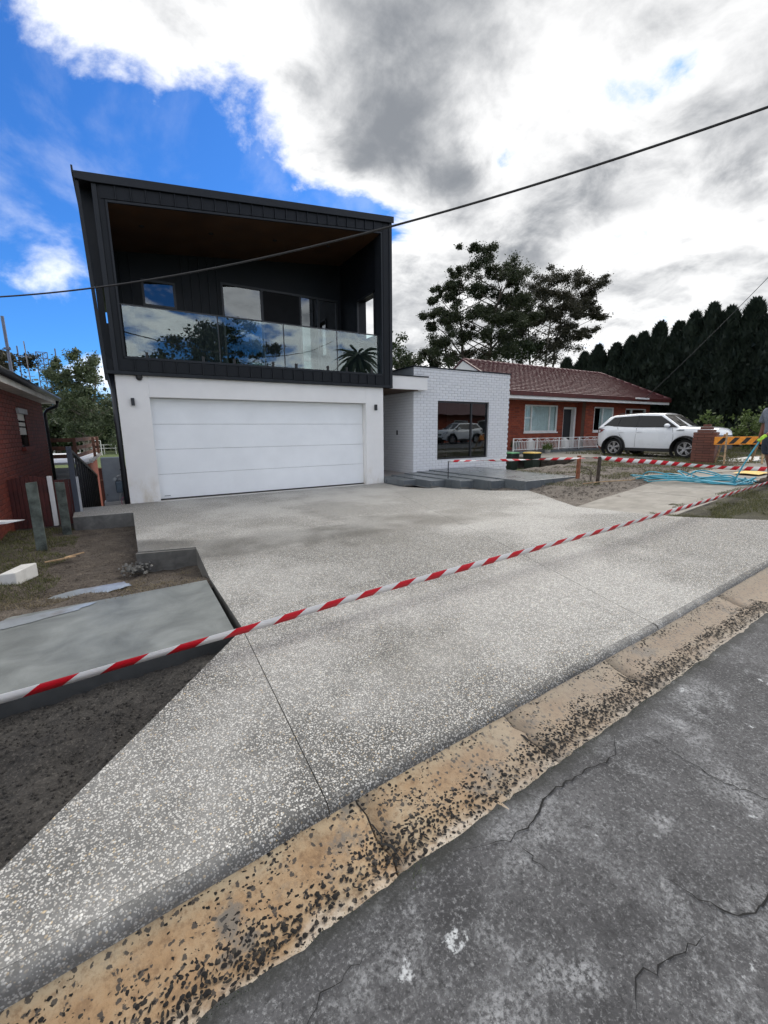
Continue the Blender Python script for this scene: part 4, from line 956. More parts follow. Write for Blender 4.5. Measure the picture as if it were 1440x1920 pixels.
# verandah floor and white iron railing
MB().box(13.9, 20.44, 12.78, 14.19, .38, .52).build('verandah_floor', 'concrete_step', rh)
MB().box(13.9, 20.44, 12.82, 13.0, -.6, .38).build('verandah_base', 'brick_red', rh)
vr = empty('verandah_railing', (17, 12.9, .52)); setparent(vr, rh); LOC.pop(vr); vr.location = (0, 0, 0)
RY = 12.86
for z in (.58, .93, 1.06): MB().bar((14.3, RY, z), (20.4, RY, z), .03, .025).build('rail', 'white_paint', vr)
for i in range(62): MB().bar((14.3+i*.1, RY, .58), (14.3+i*.1, RY, .93), .016).build('baluster', 'white_paint', vr)
for i in range(5): MB().bar((14.3+i*1.525, RY, .5), (14.3+i*1.525, RY, 1.08), .04).build('post', 'white_paint', vr)
for i in range(10):
    cx = 14.7+i*.6; mb = MB()
    mb.tube([(cx+.17*math.cos(t*.35)-.02, RY, .935+.10*abs(math.sin(t*.35))) for t in range(10)], .009, 5)
    mb.tube([(cx+.05*math.cos(t*.6), RY, .99+.045*math.sin(t*.6)) for t in range(11)], .008, 5); mb.build('scroll', 'white_paint', vr, True)
# roof
EY, RYD, EZ, RZ = 12.95, 15.85, 3.02, 4.66; GX0, EX1, HX = 14.05, 27.2, 24.75
rf = MB(); rf.prism([(GX0, EY, EZ-.02), (GX0, RYD, RZ-.03), (GX0, 18.8, EZ-.02)], [(EX1, EY, EZ-.02), (HX, RYD, RZ-.03), (EX1, 18.8, EZ-.02)])
rfo = rf.build('roof', 'roof_tile', rh)
nC = 20; V_ = []; F_ = []
for c in range(nC):
    t0, t1 = c/nC, (c+1.06)/nC; 
    xr0 = EX1+(HX-EX1)*t0; xr1 = EX1+(HX-EX1)*min(1, t1); nx_ = int((xr0-GX0)/.075)
    k0 = len(V_)
    for i in range(nx_+1):
        for t, lift, xr in ((t0, .052, xr0), (t0, .022, xr0), (min(t1, 1), .018, xr1)):
            pass
        wv_ = .003*(1 if (i+(c % 2)*2) % 4 < 2 else 0)
        xa = GX0-.03+(xr0-GX0+.03)*i/nx_; xb = GX0-.03+(xr1-GX0+.03)*i/nx_
        ya, za = EY-.05+(RYD-EY)*t0, EZ+(RZ-EZ)*t0; yb, zb = EY-.05+(RYD-EY)*min(1.0, t1), EZ+(RZ-EZ)*min(1.0, t1)
        jz = random.gauss(0, .002)
        V_ += [(xa, ya, za+.004), (xa, ya-.012, za+.062+wv_+jz), (xb, yb, zb+.014+wv_)]
    for i in range(nx_):
        a = k0+i*3; F_ += [(a, a+3, a+4, a+1), (a+1, a+4, a+5, a+2)]
MB().add(V_, F_).build('roof_tiles', 'roof_tile', rfo, kind='stuff')
n = 30
for i in range(n):
    a = GX0-.05+(HX-GX0)*i/n; b = GX0-.05+(HX-GX0)*(i+1.08)/n
    MB().tube([(a, RYD, RZ+.03), (b, RYD, RZ+.012)], .10, 8).build('ridge_cap', 'roof_tile', rfo, True)
for i in range(9):
    t0, t1 = i/9, (i+1.08)/9
    MB().tube([(HX+(EX1-HX)*t0, RYD+(EY-RYD)*t0, RZ+(EZ-RZ)*t0+.03), (HX+(EX1-HX)*t1, RYD+(EY-RYD)*t1, RZ+(EZ-RZ)*t1+.045)], .09, 8).build('hip_cap', 'roof_tile', rfo, True)
MB().box(14.0, 27.2, EY-.09, EY-.06, EZ-.13, EZ+.03).build('gutter', 'dark_red', rh)
MB().box(14.0, 27.1, EY-.03, EY, EZ-.26, EZ-.13).build('fascia_board', 'white_paint', rh)
MB().box(14.0, 27.1, EY, 14.3, EZ-.20, EZ-.17).build('soffit', 'white_paint', rh)
gb = MB(); gb.poly_yz([(EY-.05, EZ-.26), (EY-.05, EZ), (RYD, RZ-.02), (18.8, EZ), (18.8, EZ-.26)], GX0-.10, GX0-.06); gb.build('gable_end', 'white_paint', rh)
for y0, z0, y1, z1 in ((EY-.08, EZ+.03, RYD, RZ+.05), (18.8, EZ+.03, RYD, RZ+.05)): MB().bar((GX0-.10, y0, z0), (GX0-.10, y1, z1), .10, .05).build('barge_tile', 'roof_tile', rh)
MB().box(23.4, 24.6, EY-.20, EY-.1, 2.98, 3.06).build('service_bracket', 'white_paint', rh)
# things on the verandah and by the wall
def potplant(x, y, z, r, h, label, plant=True, mat='terracotta', leaf='leaf_bush'):
    o = empty('potted_plant' if plant else 'pot', (x, y, z), label, 'plant pot')
    MB().lathe([(0, 0), (r*.75, 0), (r, h), (r*1.05, h), (r*1.05, h-.02), (r*.9, h-.02), (0, h-.03)], (x, y, z), 16).build('pot', mat, o, True)
    if plant:
        P = np.array([(x+rng.normal(0, r*.7), y+rng.normal(0, r*.7), z+h-.04) for _ in range(160)]); blades('foliage', P, .3, .035, leaf, o, None, .9)
potplant(16.05, 12.45, .40, .14, .2, 'small plant in a pale pot in front of the verandah railing', True, 'white_paint')
potplant(16.9, 13.3, .52, .13, .22, 'white pot on the verandah below the house door', False, 'white_paint')
potplant(14.75, 13.2, .52, .13, .2, 'small dark pot at the left end of the verandah', True, 'gas_grey', 'leaf_dark')
for x, y, lb in ((15.75, 13.15, 'white plastic drum behind the verandah railing under the big window'), (18.25, 13.2, 'white plastic drum behind the verandah railing beside the door')):
    d = empty('plastic_drum', (x, y, .52), lb, 'drum')
    MB().lathe([(0, 0), (.17, 0), (.18, .03), (.18, .36), (.16, .42), (.06, .46), (.06, .5), (0, .5)], (x, y, .52), 18).build('body', 'white_paint', d, True)
    MB().tube([(x-.1, y, .96), (x-.08, y, 1.03), (x+.08, y, 1.03), (x+.1, y, .96)], .012, 6).build('handle', 'white_paint', d, True)
# wheelie bins
def bin_(x, y, z, lid, label, s=1.0):
    b = empty('wheelie_bin', (x, y, z), label, 'bin', 'wheelie bins beside the brick wing')
    q = lambda hw, hd, h: [(x-hw*s, y-hd*s, z+h*s), (x+hw*s, y-hd*s, z+h*s), (x+hw*s, y+hd*s, z+h*s), (x-hw*s, y+hd*s, z+h*s)]
    m = MB(); m.prism(q(.18, .20, .05), q(.24, .27, .80)); m.build('body', 'bin_green', b, bevel=.02)
    m = MB(); m.prism(q(.26, .29, .80), q(.26, .29, .83)); m.build('rim', 'bin_green', b)
    m = MB(); m.prism(q(.255, .285, .833), q(.22, .25, .885)); m.build('lid', lid, b, bevel=.01)
    for sx in (-1, 1): MB().lathe([(0, -.03), (.09*s, -.03), (.09*s, .03), (0, .03)], (x+sx*.2*s, y+.2*s, z+.09*s), 14, 'X').build('wheel', 'black_rubber', b, True)
    MB().bar((x-.2*s, y+.31*s, z+.82*s), (x+.2*s, y+.31*s, z+.82*s), .03*s).build('handle', 'bin_green', b)
bin_(12.05, 10.95, -.16, 'lid_green', 'wheelie bin with green lid beside the white brick wing', .9)
bin_(12.68, 10.5, -.16, 'lid_yellow', 'wheelie bin with yellow lid in front of the verandah', .9)
rt_ = empty('retaining_wall', (14, 10.2, 0), 'low timber sleeper retaining wall below the pale parking slab', 'retaining wall')
for k in range(4):
    z = -.16+k*.14
    MB().bar((13.28, 10.56, z), (14.8, 9.66, z), .06, .13).build('sleeper', 'dark_timber', rt_)
    MB().bar((14.8, 9.64, z), (15.7, 8.24, z), .06, .13).build('sleeper', 'dark_timber', rt_)
tag(MB().box(10.9, 11.9, 9.75, 10.25, .0, .05).build('pale_board', 'concrete_pale', None), 'pale flat board lying at the corner of the brick wing', 'board')

# ---------------------------------------------------------------- white SUV (built nose to +X, then turned)
def build_car(name, loc, rotz, label, paint='car_paint'):
    root = empty(name, (0, 0, 0), label, 'car')
    def arch(x): 
        z = .24
        for cx in (-1.25, 1.25):
            d = .415**2-(x-cx)**2
            if d > 0: z = max(z, .33+math.sqrt(d))
        return z
    fx = [-2.08, -2.04, -1.95, -1.75]+list(np.arange(-1.68, 1.70, .04))+[1.75, 1.86, 1.96, 2.03, 2.075]
    hw = lambda x: float(np.interp(x, [-2.08, -2.02, -1.9, -1.6, -1.0, 1.2, 1.6, 1.85, 1.98, 2.075], [.60, .74, .82, .87, .885, .885, .865, .79, .70, .52]))
    belt = lambda x: float(np.interp(x, [-2.08, -2.0, -1.6, -.4, .95, 1.2, 1.7, 1.95, 2.05, 2.075], [.98, 1.10, 1.115, 1.07, 1.05, 1.05, 1.03, .985, .90, .80]))
    zlo = lambda x: max(arch(x), float(np.interp(x, [-2.08, -1.9, -1.6, 1.65, 1.95, 2.075], [.42, .34, .24, .24, .30, .40])))
    rows = []
    for x in fx:
        w, zb, zl = hw(x), belt(x), zlo(x); zm = max(zl+.02, min(zb-.05, .62))
        rows.append([(x, -w+.05, zl), (x, -w+.004, max(zl+.012, zl*.7+zm*.3)), (x, -w-.004, zm), (x, -w+.004, zm*.45+zb*.55), (x, -w+.03, zb-.035), (x, -w+.085, zb),
                     (x, -w*.55, zb+.035), (x, 0, zb+.05), (x, w*.55, zb+.035), (x, w-.085, zb), (x, w-.03, zb-.035), (x, w-.004, zm*.45+zb*.55), (x, w+.004, zm), (x, w-.004, max(zl+.012, zl*.7+zm*.3)), (x, w-.05, zl)])
    k = len(rows[0]); V_ = [p for r in rows for p in r]
    F_ = [(i*k+j, (i+1)*k+j, (i+1)*k+j+1, i*k+j+1) for i in range(len(rows)-1) for j in range(k-1)]
    F_ += [tuple(range(k)), tuple(range((len(rows)-1)*k, len(rows)*k))]
    MB().add(V_, F_).build('body', paint, root, True)
    MB().box(-1.95, 1.95, -.60, .60, .22, .6).build('underbody', 'black_plastic', root)
    # greenhouse
    zt = lambda x: float(np.interp(x, [-1.96, -1.9, -1.62, -1.45, -.6, .1, .32, 1.02], [1.10, 1.2, 1.50, 1.545, 1.585, 1.575, 1.545, 1.06]))
    gs = lambda z: .80-(z-1.06)*.36
    rows = []
    for x in [-1.96, -1.9, -1.8, -1.7, -1.62, -1.45, -1.2, -.9, -.6, -.3, 0, .1, .22, .32, .5, .75, 1.02]:
        z1 = zt(x); zb = min(belt(x)-.02, z1-.01); ye = gs(z1)
        rows.append([(x, -.82, zb), (x, -ye, z1-.025), (x, -ye+.05, z1), (x, -ye*.5, z1+.02), (x, 0, z1+.027), (x, ye*.5, z1+.02), (x, ye-.05, z1), (x, ye, z1-.025), (x, .82, zb)])
    k = 9; V_ = [p for r in rows for p in r]; F_ = [(i*k+j, (i+1)*k+j, (i+1)*k+j+1, i*k+j+1) for i in range(len(rows)-1) for j in range(k-1)]
    MB().add(V_, F_).build('cabin', paint, root, True)
    def sidepoly(pts, off, name, mat):
        for s_1 in (-1, 1):
            a = [(x, s_1*(.82-(z-1.02)*.375+off), z) for x, z in pts]; b = [(x, s_1*(.82-(z-1.02)*.375+off-.03), z) for x, z in pts]
            MB().prism(a, b).build(name, mat, root)
    sidepoly([(.93, 1.075), (.30, 1.48), (-.45, 1.515), (-1.42, 1.475), (-1.78, 1.14), (-.4, 1.085)], .022, 'window_surround', 'black_plastic')
    sidepoly([(.84, 1.10), (.27, 1.455), (-.40, 1.488), (-.40, 1.105)], .029, 'window', 'glass_car')
    sidepoly([(-.47, 1.105), (-.47, 1.488), (-1.10, 1.465), (-1.16, 1.135)], .029, 'window', 'glass_car')
    sidepoly([(-1.21, 1.14), (-1.15, 1.455), (-1.38, 1.445), (-1.68, 1.165)], .029, 'window', 'glass_car')
    ws = [(.97, -.70, 1.10), (.36, -.565, 1.525), (.36, .565, 1.525), (.97, .70, 1.10)]
    nrm = Vector((.47, 0, .68)).normalized()*.016
    MB().prism([Vector(p)+nrm for p in ws], [Vector(p)-nrm for p in ws]).build('windscreen', 'glass_car', root)
    rw_ = [(-1.93, -.62, 1.19), (-1.66, -.56, 1.47), (-1.66, .56, 1.47), (-1.93, .62, 1.19)]; nrm = Vector((-.28, 0, .26)).normalized()*.03
    MB().prism([Vector(p)+nrm for p in rw_], [Vector(p)-nrm for p in rw_]).build('rear_window', 'glass_car', root)
    for s_1 in (-1, 1):
        MB().tube([(-1.35, s_1*.57, 1.585), (-1.2, s_1*.57, 1.605), (.0, s_1*.57, 1.615), (.15, s_1*.57, 1.585)], .012, 6).build('roof_rail', 'black_plastic', root, True)
        m = MB(); m.box(-.85, .85, s_1*.80, s_1*.892, .21, .33); m.build('sill_cladding', 'black_plastic', root, bevel=.015)
        for cx in (-1.25, 1.25):
            V_ = []
            for i in range(19):
                t = math.pi*(-.06+1.12*i/18); c, s2 = math.cos(t), math.sin(t)
                y0 = s_1*(hw(cx)+.008)
                V_ += [(cx+.40*c, y0-s_1*.06, .33+.40*s2), (cx+.40*c, y0+s_1*.008, .33+.40*s2), (cx+.465*c, y0+s_1*.008, .33+.455*s2), (cx+.465*c, y0-s_1*.03, .33+.455*s2)]
            F_ = [(i*4+j, (i+1)*4+j, (i+1)*4+j+1, i*4+j+1) for i in range(18) for j in range(3)]
            MB().add(V_, F_).build('arch_cladding', 'black_plastic', root, True)
            MB().lathe([(.40, -.25), (.40, -.02)], (cx, s_1*.80, .33), 20, 'Y').build('wheel_well', 'black_plastic', root)
            wh = MB(); wh.lathe([(.235, -.10), (.30, -.105), (.325, -.09), (.332, -.05), (.332, .05), (.325, .09), (.30, .105), (.235, .10)], (cx, s_1*.77, .33), 32, 'Y')
            wo = wh.build('wheel', 'black_rubber', root, True)
            rm_ = MB(); rm_.lathe([(.238, -.085), (.238, .088), (.222, .10), (.212, .088), (.205, .04)] if s_1 > 0 else [(.238, .085), (.238, -.088), (.222, -.10), (.212, -.088), (.205, -.04)], (cx, s_1*.77, .33), 28, 'Y')
            rm_.build('rim', 'alloy', wo, True)
            MB().lathe([(0, 0), (.212, 0)], (cx, s_1*.80, .33), 20, 'Y').build('brake_disc', 'black_plastic', wo)
            sp = MB()
            for i in range(5):
                for dlt in (-.16, .16):
                    t = 2*math.pi*i/5+.3
                    sp.bar((cx+.05*math.cos(t+dlt), s_1*.845, .33+.05*math.sin(t+dlt)), (cx+.218*math.cos(t+dlt), s_1*.852, .33+.218*math.sin(t+dlt)), .034, .03, (0, 1, 0))
            sp.lathe([(0, .0), (.06, 0), (.06, -.03)], (cx, s_1*.866, .33), 14, 'Y'); sp.build('spokes', 'alloy', wo)
        y = s_1*.893
        for xs3 in ([(.83, .40), (.86, .75), (.80, 1.05)], [(-.44, .36), (-.44, .75), (-.43, 1.06)], [(-.84, .58), (-1.05, .80), (-1.16, 1.09)]):
            MB().tube([(x, s_1*(hw(x)+(-.03 if z > 1.0 else (.001 if z > .5 else -.002))), z) for x, z in xs3], .006, 5).build('door_gap', 'black_plastic', root)
        for x in (-.32, -1.0):
            MB().box(x-.10, x+.10, s_1*.868, s_1*.905, .905, .935).build('door_handle', paint, root, bevel=.008)
        mm = MB(); mm.lathe([(0, -.11), (.05, -.10), (.085, -.05), (.09, 0), (.085, .05), (.05, .10), (0, .11)], (0, 0, 0), 16, 'Y')
        mm.v = [(p[0]*1.0+.66, p[1]*.9+s_1*.955, p[2]*.8+1.13) for p in mm.v]; mo = mm.build('mirror', paint, root, True)
        MB().bar((.66, s_1*.80, 1.09), (.66, s_1*.90, 1.11), .05).build('mirror_arm', 'black_plastic', mo)
        MB().prism([(1.02, s_1*.872, .99), (.93, s_1*.872, .955), (1.16, s_1*.872, .955), (1.2, s_1*.872, .99)], [(1.02, s_1*.89, .99), (.93, s_1*.89, .955), (1.16, s_1*.89, .955), (1.2, s_1*.89, .99)]).build('side_vent', 'chrome', root)
        hp = [(1.70, .845, .92), (1.93, .745, .86), (2.03, .60, .80), (1.99, .62, .70), (1.80, .80, .76)]
        MB().prism([(x, s_1*(y_+.02), z) for x, y_, z in hp], [(x-.06, s_1*(y_-.06), z) for x, y_, z in hp]).build('headlight', 'head_lamp', root, bevel=.01)
        tp = [(-1.72, .865, 1.02), (-1.98, .79, 1.05), (-2.06, .66, 1.0), (-2.05, .68, .88), (-1.90, .83, .90)]
        MB().prism([(x, s_1*(y_+.018), z) for x, y_, z in tp], [(x+.05, s_1*(y_-.06), z) for x, y_, z in tp]).build('tail_light', 'tail_red', root, bevel=.01)
        MB().lathe([(0, .03), (.06, .03), (.075, .0)], (2.02, s_1*.62, .48), 14, 'X').build('fog_light', 'head_lamp', root, True)
    MB().box(1.98, 2.085, -.52, .52, .66, .80).build('grille', 'black_plastic', root, bevel=.02)
    MB().box(2.075, 2.10, -.50, .50, .735, .755).build('grille_bar', 'chrome', root)
    MB().box(1.90, 2.09, -.60, .60, .32, .50).build('lower_bumper', 'black_plastic', root, bevel=.03)
    MB().box(2.09, 2.105, -.19, .19, .53, .64).build('number_plate', 'plate', root)
    MB().box(-2.11, -1.95, -.62, .62, .36, .54).build('rear_bumper', 'black_plastic', root, bevel=.03)
    MB().box(-2.11, -2.085, -.19, .19, .74, .85).build('number_plate', 'plate', root)
    root.location = loc; root.rotation_euler = (0, 0, rotz)
    for c in root.children: c.matrix_parent_inverse = Matrix.Identity(4)
    return root
M['glass_car'] = plain('glass_car', (.008, .009, .010), .13, 0, .05, 3, spec=.5)
build_car('parked_car', (17.28, 8.43, .405), R_(-90), 'white compact sport utility car parked facing the street before the tiled roof house')

# ---------------------------------------------------------------- brick pillar, barrier, stakes
pl = empty('brick_pillar', (15.4, 6.15, .38), 'stepped brown brick pillar in front of the white car', 'pillar')
ry_ = R_(14); ca, sa = math.cos(ry_), math.sin(ry_); PC = Vector((15.42, 6.18, .36))
cacheb = {}
def pbrick(u, v, z, lu, lv, h=.070):
    key = (round(lu, 3), round(lv, 3))
    if key not in cacheb:
        o = MB().box(-lu/2, lu/2, -lv/2, lv/2, 0, h).build('brick', 'brick_brown', pl, bevel=.003, seg=1); cacheb[key] = o
    else:
        s0 = cacheb[key]; o = bpy.data.objects.new('brick', s0.data); COL.objects.link(o); setparent(o, pl)
        b = o.modifiers.new('bevel', 'BEVEL'); b.width = .003; b.segments = 1
    o.location = PC+Vector((u*ca-v*sa, u*sa+v*ca, z)); o.rotation_euler = (0, 0, ry_+random.gauss(0, .006))
L_, Wd, S = .232, .110, .58
for c in range(12):
    z = c*.080; nb = 2; ln = (S-.01)/2
    for i in (-1, 1):
        if c % 2: pbrick(i*(ln+.01)/2, -(S-Wd)/2, z, ln, Wd); pbrick(i*(ln+.01)/2, (S-Wd)/2, z, ln, Wd); pbrick(i*(S-Wd)/2, 0, z, Wd, S-2*Wd-.02)
        else: pbrick(-(S-Wd)/2, i*(ln+.01)/2, z, Wd, ln); pbrick((S-Wd)/2, i*(ln+.01)/2, z, Wd, ln); pbrick(0, i*(S-Wd)/2, z, S-2*Wd-.02, Wd)
core_ = MB().box(-.27, .27, -.27, .27, 0, .955).build('mortar', 'mortar_brown', pl); core_.location = PC; core_.rotation_euler = (0, 0, ry_)
for z, w in ((.96, .42), (1.04, .30), (1.12, .19)):
    for i in (-1, 1): pbrick(i*(w/4+.002), 0, z, w/2-.004, w)
br = empty('barrier_trestle', (15.4, 5.5, .4), 'orange and black striped barrier board on timber trestle legs beside brick pillar', 'barrier')
bd = Vector((.87, -.49, 0)).normalized()           # along the board
B0 = Vector((14.80, 5.70, 0)); bz0, bz1 = .955, 1.185; BL = 1.75
fn_ = Vector((-.49, -.87, 0))
def bp(u, z, off=0.0): p = B0+bd*u+fn_*off; return (p.x, p.y, z)
MB().prism([bp(0, bz0), bp(BL, bz0), bp(BL, bz1), bp(0, bz1)], [bp(0, bz0, -.025), bp(BL, bz0, -.025), bp(BL, bz1, -.025), bp(0, bz1, -.025)]).build('board', 'orange', br, bevel=.003)
for k in range(5):
    u = .06+k*.36; a0, a1, up = u, u+.16, .17
    q = [(a0, bz0+.025), (a1, bz0+.025), (a1+up, bz1-.025), (a0+up, bz1-.025)]; q = [(min(x, BL-.005), z) for x, z in q]
    MB().prism([bp(x, z, .003) for x, z in q], [bp(x, z, -.001) for x, z in q]).build('stripe', 'black_paint', br)
for u in (.32, 1.45):
    MB().bar(bp(u, 1.30, .02), bp(u-.22, .40, .32), .045, .035).build('leg', 'raw_timber', br)
    MB().bar(bp(u, 1.26, -.045), bp(u+.12, .40, -.42), .045, .035).build('leg', 'raw_timber', br)
    MB().bar(bp(u-.14, .62, .22), bp(u+.08, .62, -.30), .03, .03).build('brace', 'raw_timber', br)
def stake(x, y, z0, z1, w, d, mat, label, lean=(0, 0), top=0.0, name='timber_stake'):
    m = MB(); m.prism([(x-w/2, y-d/2, z0), (x+w/2, y-d/2, z0), (x+w/2, y+d/2, z0), (x-w/2, y+d/2, z0)],
        [(x-w/2+lean[0], y-d/2+lean[1], z1+top), (x+w/2+lean[0], y-d/2+lean[1], z1-top), (x+w/2+lean[0], y+d/2+lean[1], z1-top), (x-w/2+lean[0], y+d/2+lean[1], z1+top)])
    return tag(m.build(name, mat, None, bevel=.003), label, 'stake')
stake(-1.215, 7.66, -.35, .78, .125, .05, 'green_timber', 'taller weathered grey green timber post standing in the left lawn', (.0, .0), -.006)
stake(-1.03, 8.82, -.35, .655, .125, .05, 'green_timber', 'shorter weathered grey timber post in front of the dark red fence', (.0, .0), .004)
stake(-1.46, 6.22, -.35, .22, .07, .05, 'brown_timber', 'brown timber peg at the left edge beside the pale concrete block', (.0, 0))
stake(9.62, 6.52, .1, .80, .085, .06, 'orange_timber', 'reddish timber stake at the right end of the wet porch steps', (.0, 0))
stake(9.22, 5.74, .1, .82, .07, .05, 'dark_timber', 'dark timber stake holding the striped tape in the bare right yard', (.02, 0))
stake(7.12, 8.55, .2, .66, .02, .02, 'steel_black', 'thin dark steel rod holding tape in front of the white brick wall', (0, 0), 0, 'steel_rod')
cr = empty('rail_bracket', (9.45, 6.1, .3), 'thin rusty rod frame between the two right yard stakes', 'bracket')
MB().tube([(9.60, 6.45, .50), (9.45, 6.2, .52), (9.28, 5.95, .47), (9.26, 5.93, .25)], .012, 6).build('rod', 'dark_timber', cr, True)
# concrete offcut, scraps
tag(MB().prism([(-1.38, 6.03, -.24), (-1.23, 6.03, -.24), (-1.08, 6.35, -.24), (-1.23, 6.35, -.24)], [(-1.38, 6.03, -.08), (-1.23, 6.03, -.08), (-1.08, 6.35, -.07), (-1.23, 6.35, -.07)]).build('concrete_block', 'concrete_pale', None, bevel=.012), 'pale broken concrete block beside the brown peg at the left', 'block')
for k, (x, y, a) in enumerate(((-.88, 6.92, .5), (-.78, 7.02, .7), (-.95, 6.82, .35))):
    d = Vector((math.cos(a), math.sin(a), 0))*.13; c = Vector((x, y, -.205+.01*k))
    tag(MB().bar(c-d, c+d, .028, .012).build('timber_offcut', 'raw_timber', None), ['pale timber offcut lying nearest the tall post', 'pale timber offcut lying uppermost on the brown soil', 'short pale splinter of timber on the left soil'][k], 'offcut', 'timber offcuts on the left soil')
tag(MB().prism([(-1.86, 8.3, .12), (-1.70, 8.3, .12), (-1.50, 8.42, .13), (-1.86, 8.45, .14)], [(-1.86, 8.3, .15), (-1.70, 8.3, .15), (-1.48, 8.42, .14), (-1.86, 8.45, .17)]).build('paper_sheet', 'paper', None), 'white sheet edge poking in from the left by the brick wall', 'sheet')
MB().prism([(-.03, 5.92, -.3), (.62, 5.75, -.3), (.62, 5.80, -.3), (-.02, 5.97, -.3)], [(-.05, 5.86, -.012), (.63, 5.70, -.012), (.62, 5.78, -.012), (-.02, 5.95, -.012)]).build('cut_face', 'concrete_cut', drv)
P = np.array([(-.06+rng.normal(0, .07), 5.82+rng.normal(0, .06), -.24+rng.random()*.10) for _ in range(90)])
tag(stones('concrete_rubble', P, .022, 'concrete_cut', None, .9, .1), 'rubble of spilt concrete under the driveway corner')

# ---------------------------------------------------------------- barrier tapes
def tape(name, pts, label, twist, period=.42, w=.075, n=160, flut=.0):
    pts = [Vector(p) for p in pts]; dd = [0]
    for a, b in zip(pts[:-1], pts[1:]): dd.append(dd[-1]+(b-a).length)
    tot = dd[-1]; me_v = []; uv = []
    def at(s):
        c = [[p[k] for p in pts] for k in range(3)]; return Vector([float(np.interp(s, dd, c[k])) for k in range(3)])
    for i in range(n+1):
        s = tot*i/n; p = (at(s)+at(min(tot, s+.15))+at(max(0, s-.15)))/3 if 0 < i < n else at(s)
        d = (at(min(tot, s+.05))-at(max(0, s-.05))).normalized(); sd = d.cross(Vector((0, 0, 1))).normalized(); u = sd.cross(d)
        a = twist(s/tot); ax = sd*math.cos(a)+u*math.sin(a); p.z += flut*math.sin(s*2.1)
        me_v += [p+ax*w/2, p-ax*w/2]; uv.append(s/period)
    mb = MB(); mb.add(me_v, [(2*i, 2*i+1, 2*i+3, 2*i+2) for i in range(n)])
    me = bpy.data.meshes.new(name); me.from_pydata(mb.v, [], mb.f); ul = me.uv_layers.new(name='UVMap')
    for pl_ in me.polygons:
        for li in pl_.loop_indices:
            v = me.loops[li].vertex_index; ul.data[li].uv = (uv[v//2], v % 2)
    o = link(name, me, 'tape', None, True); sl = o.modifiers.new('thickness', 'SOLIDIFY'); sl.thickness = .0006
    return tag(o, label, 'tape')
tape('barrier_tape', [(-3.4, 2.46, .30), (-1.6, 2.60, .15), (-.81, 2.67, .12), (-.69, 2.67, .12), (-.16, 2.71, .13), (.54, 2.75, .14), (1.59, 2.83, .16), (2.43, 2.82, .19), (3.52, 2.83, .22), (4.93, 2.82, .27), (6.44, 2.87, .31), (8.17, 2.97, .34), (10.79, 3.17, .37)],
     'long red and white striped tape stretched low across the driveway', lambda t: 1.2+.10*math.sin(t*19)+.06*math.sin(t*47), .34, .07)
tape('barrier_tape', [(7.13, 8.55, .66), (8.3, 7.4, .70), (9.24, 5.73, .80)], 'twisted red and white tape from the steel rod to the dark stake', lambda t: 1.2+9*t, .30, .06)
tape('barrier_tape', [(9.24, 5.73, .80), (9.6, 5.5, .745), (10.2, 5.1, .70), (10.9, 4.7, .62), (11.6, 4.2, .55), (12.0, 3.8, .53), (12.4, 3.3, .55)], 'wide red and white tape from the dark stake towards the worker', lambda t: 1.25+.4*math.sin(t*7)+2.2*max(0, t-.62), .26, .095)

# ---------------------------------------------------------------- hose
hp_ = []
def zh(x, y): return zg(x, y)+.012
def loop(cx, cy, rx_, ry2, a0, a1, n, lift=0.0, tilt=0.0):
    for i in range(n):
        t = a0+(a1-a0)*i/(n-1); x = cx+rx_*math.cos(t)*math.cos(tilt)-ry2*math.sin(t)*math.sin(tilt); y = cy+rx_*math.cos(t)*math.sin(tilt)+ry2*math.sin(t)*math.cos(tilt)
        hp_.append((x+random.gauss(0, .014), y+random.gauss(0, .014), zh(x, y)+lift*max(0, math.sin(t*1.5+cx*5))*1.5))
dl = math.atan2(-1.4, .5)
for k, (cx, cy, rx_, ry2, lf) in enumerate(((10.5, 4.5, 1.05, .40, .06), (10.3, 4.5, .85, .30, .09), (10.2, 4.3, .80, .42, .06), (10.5, 4.1, .75, .34, .10), (10.7, 4.05, .62, .45, .12), (10.4, 4.8, .5, .30, .12), (10.85, 3.95, .55, .5, .10), (10.3, 4.35, 1.0, .20, .05))):
    loop(cx, cy, rx_, ry2, 0, 2*math.pi*.97, 26, lf, dl+random.uniform(-.12, .12))
HAND = Vector((10.96, 3.62, 1.19))
for t in np.linspace(0, 1, 12):
    hp_.append((10.42+.15*t-.10*math.sin(t*3.1), 3.60-.30*t, .35+.90*t**1.1))
hm = MB(); hm.tube(hp_, .0135, 7); tag(hm.build('garden_hose', 'hose_blue', None, True), 'tangled light blue hose on the old footpath held up by the worker', 'hose')
bh = MB(); bh.tube([(10.0, 5.35, .33), (10.6, 5.3, .36), (11.3, 5.0, .37), (12.2, 4.6, .385), (13.2, 4.2, .395)], .012, 6); tag(bh.build('beige_hose', 'hose_beige', None, True), 'thin beige hose trailing behind the blue hose', 'hose')
bh = MB(); bh.tube([(8.7, 5.75, .24), (9.2, 5.62, .262), (9.8, 5.3, .29), (10.1, 5.3, .315)], .012, 6); tag(bh.build('pale_stick', 'raw_timber', None, True), 'thin pale rod lying on the bare soil left of the blue hose', 'rod')
V_ = []; F_ = []
yb = MB(); 
for i in range(9):
    for j in range(9):
        u, v = i/8-.5, j/8-.5; yb.v.append((12.6+u*.75, 4.02+v*.5, .375+.07*math.exp(-6*(u*u+v*v))*(1+.8*fbm(u*4, v*4, 2, 3))+.01))
yb.f = [(i*9+j, i*9+j+1, i*9+j+10, i*9+j+9) for i in range(8) for j in range(8)]
tag(yb.build('yellow_bag', 'bag_yellow', None, True), 'crumpled yellow bag on the footpath behind the worker', 'bag')

